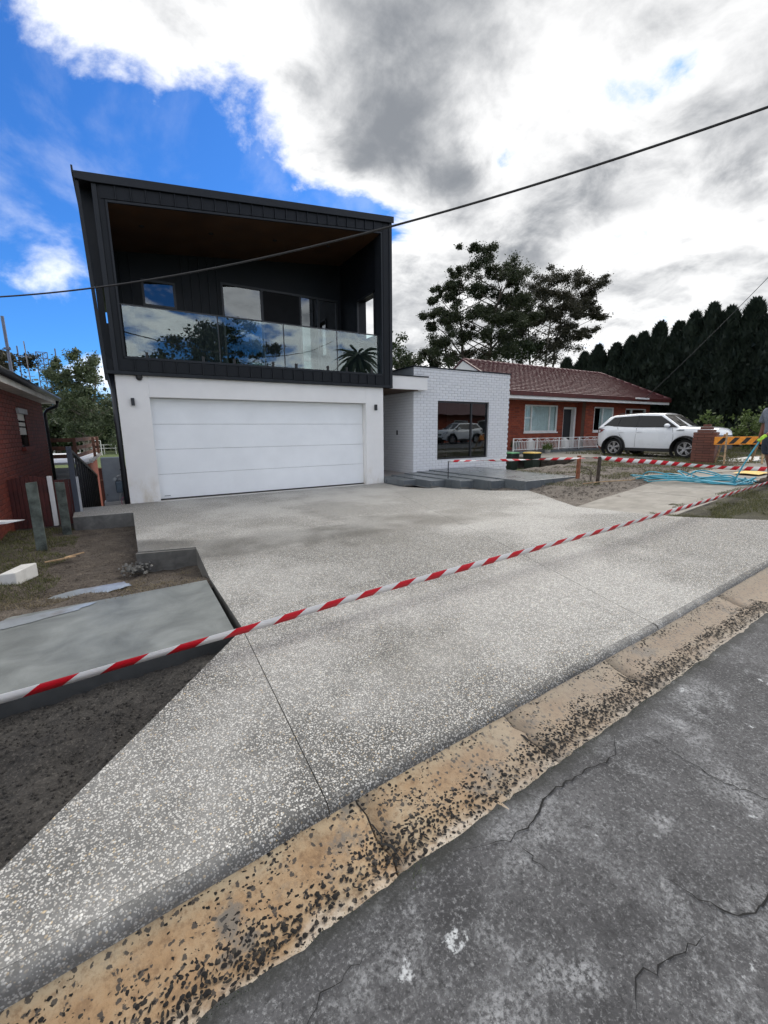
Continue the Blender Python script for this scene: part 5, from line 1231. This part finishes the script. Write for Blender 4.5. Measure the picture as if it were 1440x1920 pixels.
# ---------------------------------------------------------------- worker (skin-modifier body)
def skin_mesh(name, chains, mat, parent=None, sub=2, merge=True):
    """chains: lists of (point, radius); first point of later chains may repeat an earlier point to branch"""
    vs, rs, es, idx = [], [], [], {}
    for ch in chains:
        prev = None
        for p, r in ch:
            key = tuple(round(c, 4) for c in p)
            if key not in idx: idx[key] = len(vs); vs.append(p); rs.append(r)
            i = idx[key]
            if prev is not None and prev != i: es.append((prev, i))
            prev = i
    me = bpy.data.meshes.new(name); me.from_pydata(vs, es, []); o = link(name, me, mat, parent)
    sm = o.modifiers.new('skin', 'SKIN'); sm.use_smooth_shade = True
    if not me.skin_vertices: 
        bm = bmesh.new(); bm.from_mesh(me); bm.verts.layers.skin.verify(); bm.to_mesh(me); bm.free()
    for i, d in enumerate(me.skin_vertices[0].data):
        d.radius = rs[i] if hasattr(rs[i], '__len__') else (rs[i], rs[i]); d.use_root = (i == 0)
    ss_ = o.modifiers.new('sub', 'SUBSURF'); ss_.levels = ss_.render_levels = sub
    return o
WB = Vector((11.03, 3.28, .345)); fwdp = Vector((-.857, .516, 0)).normalized(); sidep = Vector((-.516, -.857, 0)).normalized()  # faces left in view; sidep towards camera
def wp(f, s, z): p = WB+fwdp*f+sidep*s; return (p.x, p.y, WB.z+z)
wk = empty('person', tuple(WB), 'worker in grey t-shirt dark shorts and boots holding the hose in a green glove', 'person')
PR = wk
E_ = {'pel': wp(0, 0, .97), 'sp': wp(.0, 0, 1.15), 'ch': wp(.01, 0, 1.36), 'nk': wp(.02, 0, 1.50)}
body = []
body.append([(E_['pel'], (.15, .12)), (E_['sp'], (.15, .125)), (E_['ch'], (.17, .125)), (E_['nk'], .06), (wp(.045, 0, 1.58), .055), (wp(.06, 0, 1.68), (.085, .10)), (wp(.055, 0, 1.76), (.078, .095)), (wp(.05, 0, 1.80), .05)])
for s in (-1, 1):
    st_ = .10 if s > 0 else -.10; ft = .05 if s > 0 else -.16
    body.append([(E_['pel'], (.15, .12)), (wp(.0, st_, .90), .105), (wp(ft*.5, st_, .50), .062), (wp(ft*.8-.02, st_*1.05, .33), .060), (wp(ft-.02, st_*1.1, .12), .042), (wp(ft-.02, st_*1.1, .06), .045)])
arm_f = [(wp(.03, .19, 1.42), .062), (wp(.07, .26, 1.27), .054), (wp(.13, .28, 1.13), .047), (wp(.28, .25, 1.00), .042), (wp(.35, .235, .945), .031)]
arm_b = [(wp(.0, -.19, 1.42), .062), (wp(-.02, -.25, 1.14), .048), (wp(.0, -.27, .98), .036), (wp(.02, -.27, .90), .03)]
body.append([(E_['ch'], (.17, .125))]+arm_f); body.append([(E_['ch'], (.17, .125))]+arm_b)
skin_mesh('body', body, 'skin', wk)
shirt = [[(wp(0, 0, .93), (.185, .155)), (wp(0, 0, 1.02), (.18, .15)), (E_['sp'], (.172, .145)), (E_['ch'], (.185, .142)), (wp(.02, 0, 1.475), .10)]]
shirt.append([(E_['ch'], (.185, .142)), (wp(.03, .185, 1.42), .082), (wp(.07, .25, 1.28), .078), (wp(.10, .268, 1.20), .078)])
shirt.append([(E_['ch'], (.185, .142)), (wp(.02, -.185, 1.42), .082), (wp(.02, -.245, 1.24), .076), (wp(.02, -.25, 1.18), .074)])
skin_mesh('t_shirt', shirt, 'shirt', wk)
sh_ = [[(wp(0, 0, .98), (.165, .135)), (wp(0, 0, .90), (.17, .145))]]
for s in (-1, 1):
    st_ = .10*s; ft = .05 if s > 0 else -.16
    sh_.append([(wp(0, 0, .90), (.17, .145)), (wp(.0+ft*.1, st_, .80), .125), (wp(ft*.35, st_*1.05, .62), .112), (wp(ft*.42, st_*1.05, .56), .110)])
skin_mesh('shorts', sh_, 'shorts', wk)
for s in (-1, 1):
    st_ = .11*s; ft = (.05 if s > 0 else -.16)-.02
    bt = [[(wp(ft-.03, st_, .05), .055), (wp(ft+.05, st_, .05), .052), (wp(ft+.14, st_, .042), (.045, .045)), (wp(ft+.20, st_, .035), (.032, .035))], [(wp(ft-.03, st_, .05), .055), (wp(ft-.01, st_, .12), .058), (wp(ft-.01, st_, .17), .060)]]
    b_o = skin_mesh('boot', bt, 'boot', wk)
    m = MB(); m.prism([wp(ft-.09, st_-.05, 0), wp(ft+.24, st_-.045, 0), wp(ft+.24, st_+.045, 0), wp(ft-.09, st_+.05, 0)], [wp(ft-.09, st_-.05, .028), wp(ft+.24, st_-.045, .028), wp(ft+.24, st_+.045, .028), wp(ft-.09, st_+.05, .028)]); m.build('boot_sole', 'black_rubber', b_o)
# gloved hand closed round the hose, five fingers
HC = Vector(wp(.40, .22, .905)); gl_ = [[(Vector(wp(.34, .238, .955)), .040), (HC, (.045, .03)), (HC+fwdp*.03+Vector((0, 0, -.02)), (.045, .028))]]
gl_ = [[(tuple(p), r) for p, r in gl_[0]]]
glo = skin_mesh('glove', gl_, 'glove', wk)
for i in range(4):
    o_ = sidep*(.03-.02*i); ln = (.9, 1.0, .95, .8)[i]; b0 = HC+fwdp*.035+o_+Vector((0, 0, -.02))
    skin_mesh('finger', [[(tuple(b0), .0105), (tuple(b0+fwdp*.03*ln+Vector((0, 0, -.018))), .010), (tuple(b0+fwdp*.026*ln+Vector((0, 0, -.05*ln))), .0095), (tuple(b0+fwdp*-.002+Vector((0, 0, -.058*ln))), .009)]], 'glove', glo, 1)
b0 = HC+sidep*.04+Vector((0, 0, .0)); skin_mesh('thumb', [[(tuple(b0), .0115), (tuple(b0+fwdp*.03+sidep*.012+Vector((0, 0, -.02))), .011), (tuple(b0+fwdp*.045+Vector((0, 0, -.045))), .0095)]], 'glove', glo, 1)
hb = Vector(wp(.03, -.27, .88)); dnv = Vector((0, 0, -1)); hn = skin_mesh('hand', [[(wp(.02, -.27, .90), .03), (tuple(hb+dnv*.03), (.035, .024)), (tuple(hb+dnv*.07), (.035, .02))]], 'skin', wk)
for i in range(4):
    b0 = hb+dnv*.07+fwdp*(.028-.018*i); ln = (.9, 1.0, .95, .75)[i]
    skin_mesh('finger', [[(tuple(b0), .0095), (tuple(b0+dnv*.04*ln+sidep*.006), .009), (tuple(b0+dnv*.07*ln+sidep*.018), .008)]], 'skin', hn, 1)
b0 = hb+dnv*.03+fwdp*.03; skin_mesh('thumb', [[(tuple(b0), .011), (tuple(b0+dnv*.025+fwdp*.022), .010), (tuple(b0+dnv*.055+fwdp*.024+sidep*.01), .009)]], 'skin', hn, 1)
hd = Vector(wp(.07, 0, 1.70))
for s in (-1, 1):
    e_ = hd+fwdp*.092+sidep*.032*s+Vector((0, 0, .0)); mb = MB().lathe([(0, -.011), (.008, -.008), (.011, 0), (.008, .008), (0, .011)], e_, 10); mb.build('eye', 'paper', wk, True)
    e_ = hd+sidep*.082*s-fwdp*.012; mb = MB().lathe([(0, -.03), (.012, -.02), (.015, 0), (.012, .02), (0, .03)], e_, 10); mb.build('ear', 'skin', wk, True)
mb = MB().prism([hd+fwdp*.095+sidep*-.014+Vector((0, 0, -.045)), hd+fwdp*.095+sidep*.014+Vector((0, 0, -.045)), hd+fwdp*.098+Vector((0, 0, .0))], [hd+fwdp*.128+sidep*-.01+Vector((0, 0, -.04)), hd+fwdp*.128+sidep*.01+Vector((0, 0, -.04)), hd+fwdp*.102+Vector((0, 0, .0))]); mb.build('nose', 'skin', wk)
MB().bar(hd+fwdp*.094+sidep*-.024+Vector((0, 0, -.068)), hd+fwdp*.094+sidep*.024+Vector((0, 0, -.068)), .01, .008).build('mouth', 'boot', wk)
skin_mesh('hair', [[(tuple(hd-fwdp*.03+Vector((0, 0, -.02))), (.085, .075)), (tuple(hd-fwdp*.01+Vector((0, 0, .06))), (.095, .09)), (tuple(hd+fwdp*.03+Vector((0, 0, .09))), (.075, .06))]], 'hair', wk)

# ---------------------------------------------------------------- overhead wires
def wire(p, q, sag, r, label, n=40):
    p, q = Vector(p), Vector(q); pts = [p.lerp(q, i/n)-Vector((0, 0, sag*4*(i/n)*(1-i/n))) for i in range(n+1)]
    return tag(MB().tube(pts, r, 8).build('overhead_wire', 'cable', None, True), label, 'cable')
A_, B_ = Vector((-1.65, 10.45, 3.86)), Vector((5.84, 2.19, 4.59))
pts = []
for i in range(60):
    t = -.3+2.0*i/59; pts.append(A_.lerp(B_, t)-Vector((0, 0, .33*4*t*(1-t))))
tag(MB().tube(pts, .0135, 8).build('overhead_wire', 'cable', None, True), 'thick black overhead cable crossing in front of the balcony', 'cable')
wire((24.2, 12.74, 3.06), (26.6, 8.35, 9.1), .12, .014, 'thin overhead service wire running down to the tiled roof house')
# ================================================================== TREES AND FAR THINGS
def leafcloud(C_, Rr, per, size, squash=.75, droop=0.0, flat=.0):
    """quads scattered through ellipsoid clumps; C_ (m,3) centres, Rr (m,) radii"""
    m = len(C_); n = m*per
    d = rng.normal(size=(n, 3)); d /= np.linalg.norm(d, axis=1)[:, None]; rad = np.where(rng.random(n) < .6, rng.random(n)**.42, np.minimum(1.7, np.abs(rng.normal(0, .85, n))))
    cc = np.repeat(C_, per, 0); rr = np.repeat(Rr, per)
    P = cc+d*(rad*rr)[:, None]*np.array([1, 1, squash]); P[:, 2] -= droop*rng.random(n)*rr
    u = rng.normal(size=(n, 3)); u /= np.linalg.norm(u, axis=1)[:, None]; w = rng.normal(size=(n, 3)); w -= (w*u).sum(1)[:, None]*u; w /= np.linalg.norm(w, axis=1)[:, None]
    s = size*(.5+rng.random(n)); u *= s[:, None]; w *= (s*(.45+.25*rng.random(n)))[:, None]
    V = np.stack([P-u, P+w, P+u, P-w], 1).reshape(-1, 3)
    return V, np.arange(n*4).reshape(n, 4)
def tree(name, label, base, clumps, leaf, bark, trunk_r=.3, per=150, size=.15, squash=.75, droop=.0, group=None, lean=(0, 0), stems=1, dspread=2.2, sub=3):
    """clumps: (right, up, radius) in metres from the base, spread in depth at random"""
    base = Vector(base); o = empty(name, tuple(base), label, 'tree', group)
    Rv = Vector((rt.x, rt.y, 0)).normalized(); Dv = Vector((fwd.x, fwd.y, 0)).normalized()
    hw_ = max(abs(c[0]) for c in clumps) or 1; H_ = max(c[1] for c in clumps)
    CC = []; RR = []; cen = []
    for r_, u_, q in clumps:
        dz_ = random.uniform(-1, 1)*dspread*math.sqrt(max(.15, 1-(r_/hw_)**2*.8)); p = base+Rv*r_+Dv*dz_+Vector((0, 0, u_)); cen.append(p)
        for k in range(sub):
            off = Vector((random.gauss(0, .55), random.gauss(0, .55), random.gauss(0, .38)))*q; CC.append(tuple(p+off)); RR.append(q*random.uniform(.35, .75))
    V, F = leafcloud(np.array(CC), np.array(RR), per//sub, size, squash, droop); npmesh('crown', V, F, leaf, o)
    tb = MB()
    for s_i in range(stems):
        a = s_i*2.4; dx_ = Rv*(math.cos(a)*.12*H_*(stems > 1))+Dv*(math.sin(a)*.12*H_*(stems > 1))
        top = base+Rv*lean[0]+Dv*lean[1]+Vector((0, 0, H_*.86))+dx_; pts_ = []
        for i in range(9):
            t = i/8; pts_.append(base.lerp(top, t)+Vector((random.gauss(0, .07)*t, random.gauss(0, .07)*t, 0))*H_*.12)
        tb.tube(pts_, [trunk_r*(1-t/8*.82)/math.sqrt(stems) for t in range(9)], 8)
        for j, p in enumerate(cen):
            if j % stems != s_i: continue
            hh = p.z-base.z; hd_ = math.hypot(p.x-base.x, p.y-base.y); t = max(.12, min(.97, (hh-.55*hd_-.3)/(H_*.86)))
            i0 = min(7, int(t*8)); q = pts_[i0].lerp(pts_[i0+1], t*8-i0); mid = q.lerp(p, .5)+Vector((random.gauss(0, .12), random.gauss(0, .12), .10*hd_*random.random()))
            r0 = max(.02, trunk_r*.28*(1-t*.6)); tb.tube([q, q.lerp(mid, .5), mid, mid.lerp(p, .6), p], [r0, r0*.8, r0*.6, r0*.42, r0*.25], 5)
    tb.build('trunk', bark, o, True); return o
def crop(L, cx, cy, k): return [((x-cx)*k, (cy-y)*k, r*k) for x, y, r in L]
E1 = [(265,110,35),(330,85,40),(300,150,40),(380,150,42),(430,110,40),(470,160,42),(540,150,40),(595,130,48),(610,190,48),(640,240,42),(560,230,48),(240,195,38),(190,250,38),(120,295,33),(90,370,24),(270,250,42),(330,300,46),(400,290,40),(230,345,38),(470,330,50),(540,310,46),(600,300,44),(650,350,48),(720,390,52),(760,430,44),(620,420,56),(540,420,54),(450,420,50),(160,420,42),(230,430,54),(90,450,33),(30,480,28),(80,520,33),(180,500,46),(270,480,54),(350,470,40),(650,490,52),(720,500,42),(560,500,50),(480,500,48),(250,560,54),(160,600,56),(100,640,52),(340,580,46),(430,590,44),(520,580,50),(610,590,50),(60,690,48),(150,700,56),(230,680,46),(330,670,38),(450,680,52),(560,670,54)]
tree('eucalyptus_tree', 'tall dark eucalyptus tree with separate leaf clumps behind the white brick wing', (29.6, 31.9, -.9), [(a, b+8.0, c*1.4) for a, b, c in crop(E1, 380, 800, .01409)], 'leaf_euc', 'bark', .42, 2300, .068, .75, .2, 'tall trees behind the houses', stems=2, dspread=2.6, sub=6)
E2 = [(860,350,48),(920,330,48),(980,310,52),(1040,300,52),(1100,320,48),(1160,330,48),(1220,310,52),(1290,320,48),(1330,350,38),(830,400,38),(900,385,42),(1000,365,46),(1080,365,40),(1200,380,46),(1280,400,48),(1320,440,42),(1340,500,32),(1290,480,42),(1220,455,38),(1330,560,28),(1270,570,32),(1100,465,46),(1020,480,50),(940,470,42),(860,460,42),(820,500,38),(880,540,42),(960,545,44),(1050,530,44),(1130,520,46),(1170,580,36),(840,590,42),(920,620,52),(1000,640,52),(1080,620,50),(1240,620,30),(880,700,56),(960,720,56),(1050,720,56),(1100,680,40)]
tree('eucalyptus_tree', 'flat topped greyish eucalyptus tree behind the tiled roof house', (40.6, 33.1, -.5), [(a, b+8.8, c*1.4) for a, b, c in crop(E2, 1000, 800, .0171)], 'leaf_euc2', 'bark_pale', .4, 2200, .075, .65, .15, 'tall trees behind the houses', stems=3, dspread=2.8, sub=6)
E3 = [(700,640,55),(640,690,55),(760,620,50),(800,680,50),(730,700,55),(600,720,50),(820,740,50),(680,750,50)]
tree('broadleaf_tree', 'low dark tree filling the gap between the two eucalyptus trees', (36.5, 33.5, .5), [(a, b+7.6, c*1.25) for a, b, c in crop(E3, 720, 800, .0164)], 'leaf_dark', 'bark', .2, 480, .12, .8, 0, 'tall trees behind the houses')
def bushtree(name, label, base, w, h, leaf, n=16, per=200, size=.12, bark='bark', group=None, squash=.8):
    cl_ = []
    for _ in range(n):
        a = random.uniform(-1, 1); u = random.random()**.7; cl_.append((a*w*math.sqrt(max(.05, 1-(u-.35)**2*1.6)), h*(.28+.66*u), random.uniform(.16, .26)*min(w*1.6, h)))
    return tree(name, label, base, cl_, leaf, bark, .035*h, per, size, squash, .1, group, dspread=w*.8)
bushtree('broadleaf_tree', 'round dark tree between the balcony box and the entry canopy', (24.4, 37.5, -.8), 3.4, 11.6, 'leaf_dark', 18, 260, .14, group='tall trees behind the houses')
bushtree('broadleaf_tree', 'mid green tree showing just above the white brick parapet', (27.0, 35.5, -.8), 3.0, 9.6, 'leaf_euc', 18, 260, .13, group='tall trees behind the houses')
bushtree('broadleaf_tree', 'yellowish tree behind the middle of the tiled roof ridge', (43, 29.5, -.2), 3.4, 7.4, 'leaf_yellow', 16, 240, .13, group='tall trees behind the houses')
bushtree('broadleaf_tree', 'dark tree between the tiled ridge and the first conifer', (40, 27, 0), 2.6, 6.8, 'leaf_dark', 14, 240, .13, group='tall trees behind the houses')
# conifer hedge
ORD = ['nearest', 'second', 'third', 'fourth', 'fifth', 'sixth', 'seventh', 'eighth', 'ninth', 'tenth', 'eleventh', 'twelfth', 'thirteenth', 'fourteenth', 'fifteenth', 'sixteenth', 'seventeenth']
def conifer(x, y, h, r, k):
    o = empty('conifer_tree', (x, y, .35), ORD[k]+' tall black green conifer in the hedge, counted from the right', 'tree', 'conifers in the dark hedge')
    n = 9000; t = rng.random(n)**.8; prof = np.minimum(1, (1-t)*2.1)**.62*(.86+.14*np.sin(t*37+k)); a = rng.random(n)*6.283
    lob = 1+.20*np.sin(a*3+t*9+k*1.3)+.12*np.sin(a*5-t*17+k)
    rr = r*prof*lob*(.35+.65*rng.random(n)**.4); P = np.stack([x+np.cos(a)*rr, y+np.sin(a)*rr, .35+h*(.02+t*.96)], 1)
    s = .15*(.6+.8*rng.random(n)); out = np.stack([np.cos(a)*.45, np.sin(a)*.45, np.ones(n)], 1)+rng.normal(0, .25, (n, 3)); out /= np.linalg.norm(out, axis=1)[:, None]
    sd_ = np.stack([-np.sin(a), np.cos(a), 0*a], 1)+rng.normal(0, .3, (n, 3)); L__ = s*1.9
    V = np.stack([P-sd_*(s*.5)[:, None], P+sd_*(s*.5)[:, None], P+out*L__[:, None]], 1).reshape(-1, 3)
    npmesh('crown', V, np.arange(n*3).reshape(n, 3), 'leaf_cyp', o)
    MB().tube([(x, y, .2), (x, y, .35+h*.5), (x, y, .35+h*.9)], [.16, .10, .03], 7).build('trunk', 'bark', o, True)
for k, (y, zt_) in enumerate(((6.6, 7.4), (7.5, 7.0), (8.35, 7.5), (9.2, 7.05), (10.1, 8.0), (11.0, 7.75), (11.9, 8.15), (12.8, 7.9), (13.7, 7.6), (14.6, 7.75), (15.5, 7.3), (16.4, 7.25), (17.4, 7.0), (18.5, 7.05), (19.8, 6.8), (21.2, 6.6))):
    conifer(28.7+random.uniform(-.25, .25), y, zt_-.35, 1.22, k)
# shrubs near the car
bushtree('shrub', 'open leafy shrub in front of the dark hedge right of the car', (23.2, 8.9, .38), 1.5, 1.9, 'leaf_bush', 14, 40, .06, 'bark', 'shrubs by the hedge')
bushtree('shrub', 'round green shrub behind the barrier and the worker', (21.2, 6.5, .40), 1.1, 1.5, 'leaf_bush', 16, 150, .05, 'bark', 'shrubs by the hedge')
bushtree('shrub', 'low dark shrub behind the nose of the car', (24.6, 7.2, .40), 1.3, 1.2, 'leaf_dark', 14, 120, .06, 'bark', 'shrubs by the hedge')
# left background: trees around the sports field
k = .0285
W1 = [(1180,700,60),(1120,730,60),(1200,800,80),(1090,800,70),(1000,830,60),(900,800,60),(850,860,60),(960,900,80),(1060,900,80),(1180,900,80),(800,960,60),(900,980,80),(1010,1000,90),(1130,1010,90),(1220,1020,80),(780,1060,60),(880,1090,80),(1000,1110,90),(1120,1120,90),(1230,1130,90),(820,1180,70),(930,1200,80),(1060,1220,90),(1180,1230,90),(1270,1240,80),(860,1290,70),(980,1310,80),(1100,1330,90),(1220,1340,90),(1310,1340,70),(900,1400,70),(1020,1420,80),(1150,1440,90),(1270,1450,80),(1380,1300,60),(1340,1200,60)]
tree('feathery_tree', 'big feathery grey green tree between the left house and the new house', (-4.5, 63, -2.7), [(a, b+1.8, c*1.35) for a, b, c in crop(W1, 1000, 1650, .0118)], 'leaf_soft', 'bark_pale', .35, 700, .13, .95, .4, 'trees round the sports field', lean=(1.2, 0), stems=2)
def fartree(x, y, z, w, h, leaf, lb): bushtree('far_tree', lb, (x, y, z), w, h, leaf, 30, 420, .24, 'bark', 'trees round the sports field')
fartree(-26, 88, 0, 6.5, 19.5, 'leaf_dark', 'dark spreading tree just above the left house gutter')
fartree(-17.5, 96, -1, 6.0, 17.5, 'leaf_euc2', 'thin topped tree below the lattice tower')
fartree(-11.5, 105, -2.6, 6.0, 12.0, 'leaf_euc', 'round tree behind the brown deck railing')
fartree(-8.5, 80, -2.6, 3.6, 6.0, 'leaf_dark', 'low dark tree above the brown deck railing')
fartree(-1.5, 112, -2.6, 5.0, 9.0, 'leaf_dark', 'dark tree behind the white goal frame')
fartree(6.0, 112, -2.6, 6.0, 11.0, 'leaf_euc', 'mid green tree hidden mostly behind the new house corner')
P = np.array([(-60+rng.random()*110, 118+rng.random()*8, -2.6) for _ in range(90)]); 
V, F = leafcloud(P+np.array([0, 0, 1.8]), 2.2+rng.random(90)*2.0, 260, .38, .9); tag(npmesh('far_wood', V, F, 'leaf_dark', None, False, 'stuff'), 'far belt of dark trees beyond the sports field')
P = np.array([(-260+rng.random()*420, 160+rng.random()*90, 4+rng.random()*10) for _ in range(260)])
V, F = leafcloud(P, 4+rng.random(260)*3.5, 150, .9, .8); tag(npmesh('hill_wood', V, F, 'leaf_euc', None, False, 'stuff'), 'wooded hillside on the horizon')
gp = empty('goal_frame', (-5.6, 96, -2.6), 'white football goal frame on the far field', 'goal')
MB().tube([(-4.15, 95.8, -2.6), (-4.15, 95.8, .16)], .07, 8).build('post', 'white_paint', gp); MB().tube([(-11.5, 97.5, -2.6), (-11.5, 97.5, .16)], .07, 8).build('post', 'white_paint', gp)
MB().tube([(-4.15, 95.8, .16), (-11.5, 97.5, .16)], .07, 8).build('crossbar', 'white_paint', gp)
ffn = empty('field_fence', (0, 103, -2.6), 'pale post and rail fence along the far field', 'fence')
for z in (-1.5, -.8): MB().bar((-14, 103, z), (8, 103, z), .10, .12).build('rail', 'cream_paint', ffn)
for i in range(12): MB().bar((-14+i*2, 103, -2.7), (-14+i*2, 103, -.7), .12).build('post', 'cream_paint', ffn)
rfn = empty('red_mesh_fence', (-1.4, 26, -2.7), 'dark red panel fence below the far field', 'fence')
for i in range(7): MB().box(-2.6+i*.55, -2.6+i*.55+.5, 26, 26.05, -2.75, -.28).build('panel', 'dark_red', rfn)
for z in (-.9, -.3): MB().bar((-2.6, 25.97, z), (1.2, 25.97, z), .05, .06).build('rail', 'brown_timber', rfn)
an = empty('antenna_mast', (-3.7, 23, 1), 'dark television antenna mast above the left house roof', 'antenna')
MB().tube([(-3.68, 23.1, 0), (-3.72, 23.3, 6.1)], .055, 8).build('mast', 'far_metal', an); MB().bar((-3.82, 23.2, 4.85), (-3.60, 23.2, 4.85), .08).build('bracket', 'far_metal', an)
at_ = empty('roof_aerial', (-1.6, 15.5, 2.4), 'thin pale aerial rod at the end of the left house roof', 'antenna')
MB().tube([(-2.05, 15.2, 2.4), (-2.07, 15.2, 3.9)], .014, 6).build('mast', 'pvc_grey', at_)
for z in (3.0, 3.5): MB().bar((-2.25, 15.2, z), (-1.95, 15.2, z), .012).build('element', 'pvc_grey', at_)
tw = empty('lattice_tower', (-22.4, 197, 14), 'distant lattice tower with aerials above the wooded hill', 'tower')
TB = Vector((-22.4, 197, 12)); mb = MB(); tri = [Vector((-1.6, 0, 0)), Vector((1.6, 0, 0)), Vector((0, 2.6, 0))]
for p in tri: MB().tube([TB+p, TB+p+Vector((0, 0, 18))], .16, 6).build('mast', 'far_metal', tw)
for i in range(9):
    z = Vector((0, 0, i*2)); z2 = Vector((0, 0, i*2+2))
    for a in range(3): mb.bar(TB+tri[a]+z, TB+tri[(a+1) % 3]+z2, .13); mb.bar(TB+tri[a]+z2, TB+tri[(a+1) % 3]+z2, .13)
mb.build('bracing', 'far_metal', tw)
for x in (-6.5, 4.0): MB().tube([TB+Vector((x, 0, -4)), TB+Vector((x, 0, 19.5))], .22, 6).build('aerial', 'far_metal', tw)
for z in (8.5, 12): MB().bar(TB+Vector((1.2, 0, z)), TB+Vector((4.3, 0, z)), .3).build('outrigger', 'far_metal', tw)

# ---------------------------------------------------------------- across the street (seen mirrored in the glass)
E4 = [(a*1.25-.3, 5.3+b*1.08, 1.15) for a, b in [(-3.3, .9), (-2.5, 1.9), (-1.5, 2.9), (-.4, 3.7), (.8, 4.1), (1.9, 3.6), (2.8, 2.5), (3.3, 1.2), (-1.6, 1.6), (-.3, 2.2), (1.0, 2.4), (2.0, 1.6), (-2.6, .4), (-.9, .5), (.6, .9), (1.8, .2), (-.2, 3.1), (.7, 3.2)]]
tree('street_tree', 'broad tree across the street mirrored in the balcony glass', (7.2, -15.8, 0), E4, 'leaf_euc', 'bark', .3, 700, .12, .7, .1, None, stems=3, sub=6)
pm = empty('palm_tree', (19.2, -15.8, 0), 'palm tree across the street mirrored at the right end of the balustrade', 'tree')
MB().tube([(19.2, -15.8, 0), (19.25, -15.8, 3.5), (19.2, -15.8, 8.2)], [.25, .17, .15], 10).build('trunk', 'bark', pm, True)
for i in range(54):
    a = i*2.4; el = 1.35-2.4*(i/54); V_ = []; F_ = []; n_ = 10
    for j in range(n_+1):
        t = j/n_; rr = 2.4*t; zz = 8.2+rr*el*.8-1.9*t*t; c = Vector((19.2+math.cos(a)*rr, -15.8+math.sin(a)*rr, zz)); s = Vector((-math.sin(a), math.cos(a), 0))*.17*math.sin(math.pi*min(.98, t*.9+.08)); dn = Vector((0, 0, -.18*math.sin(math.pi*t)))
        V_ += [c+s+dn, c, c-s+dn]
    for j in range(n_): F_ += [(3*j, 3*j+1, 3*j+4, 3*j+3), (3*j+1, 3*j+2, 3*j+5, 3*j+4)]
    MB().add(V_, F_).build('frond', 'leaf_dark', pm)
oh = empty('opposite_house', (32, -15, 0), 'red brick house across the street mirrored in the front window', 'house')
MB().box(24.5, 40, -16, -15.8, -.2, 3.1).build('wall', 'brick_red', oh)
for x in (27, 31.5, 35): 
    w_ = MB().box(x, x+1.9, -15.79, -15.72, 1.0, 2.5).build('window', 'white_paint', oh); MB().box(x+.08, x+1.82, -15.72, -15.70, 1.08, 2.42).build('pane', 'glass_car', w_)
MB().prism([(24, -15.1, 3.1), (24, -19, 5.2), (24, -22, 3.1)], [(40.5, -15.1, 3.1), (38, -19, 5.2), (40.5, -22, 3.1)]).build('roof', 'roof_tile', oh)
build_car('parked_car', (23.0, -5.4, .42), R_(180), 'pale car parked across the street mirrored in the front window')
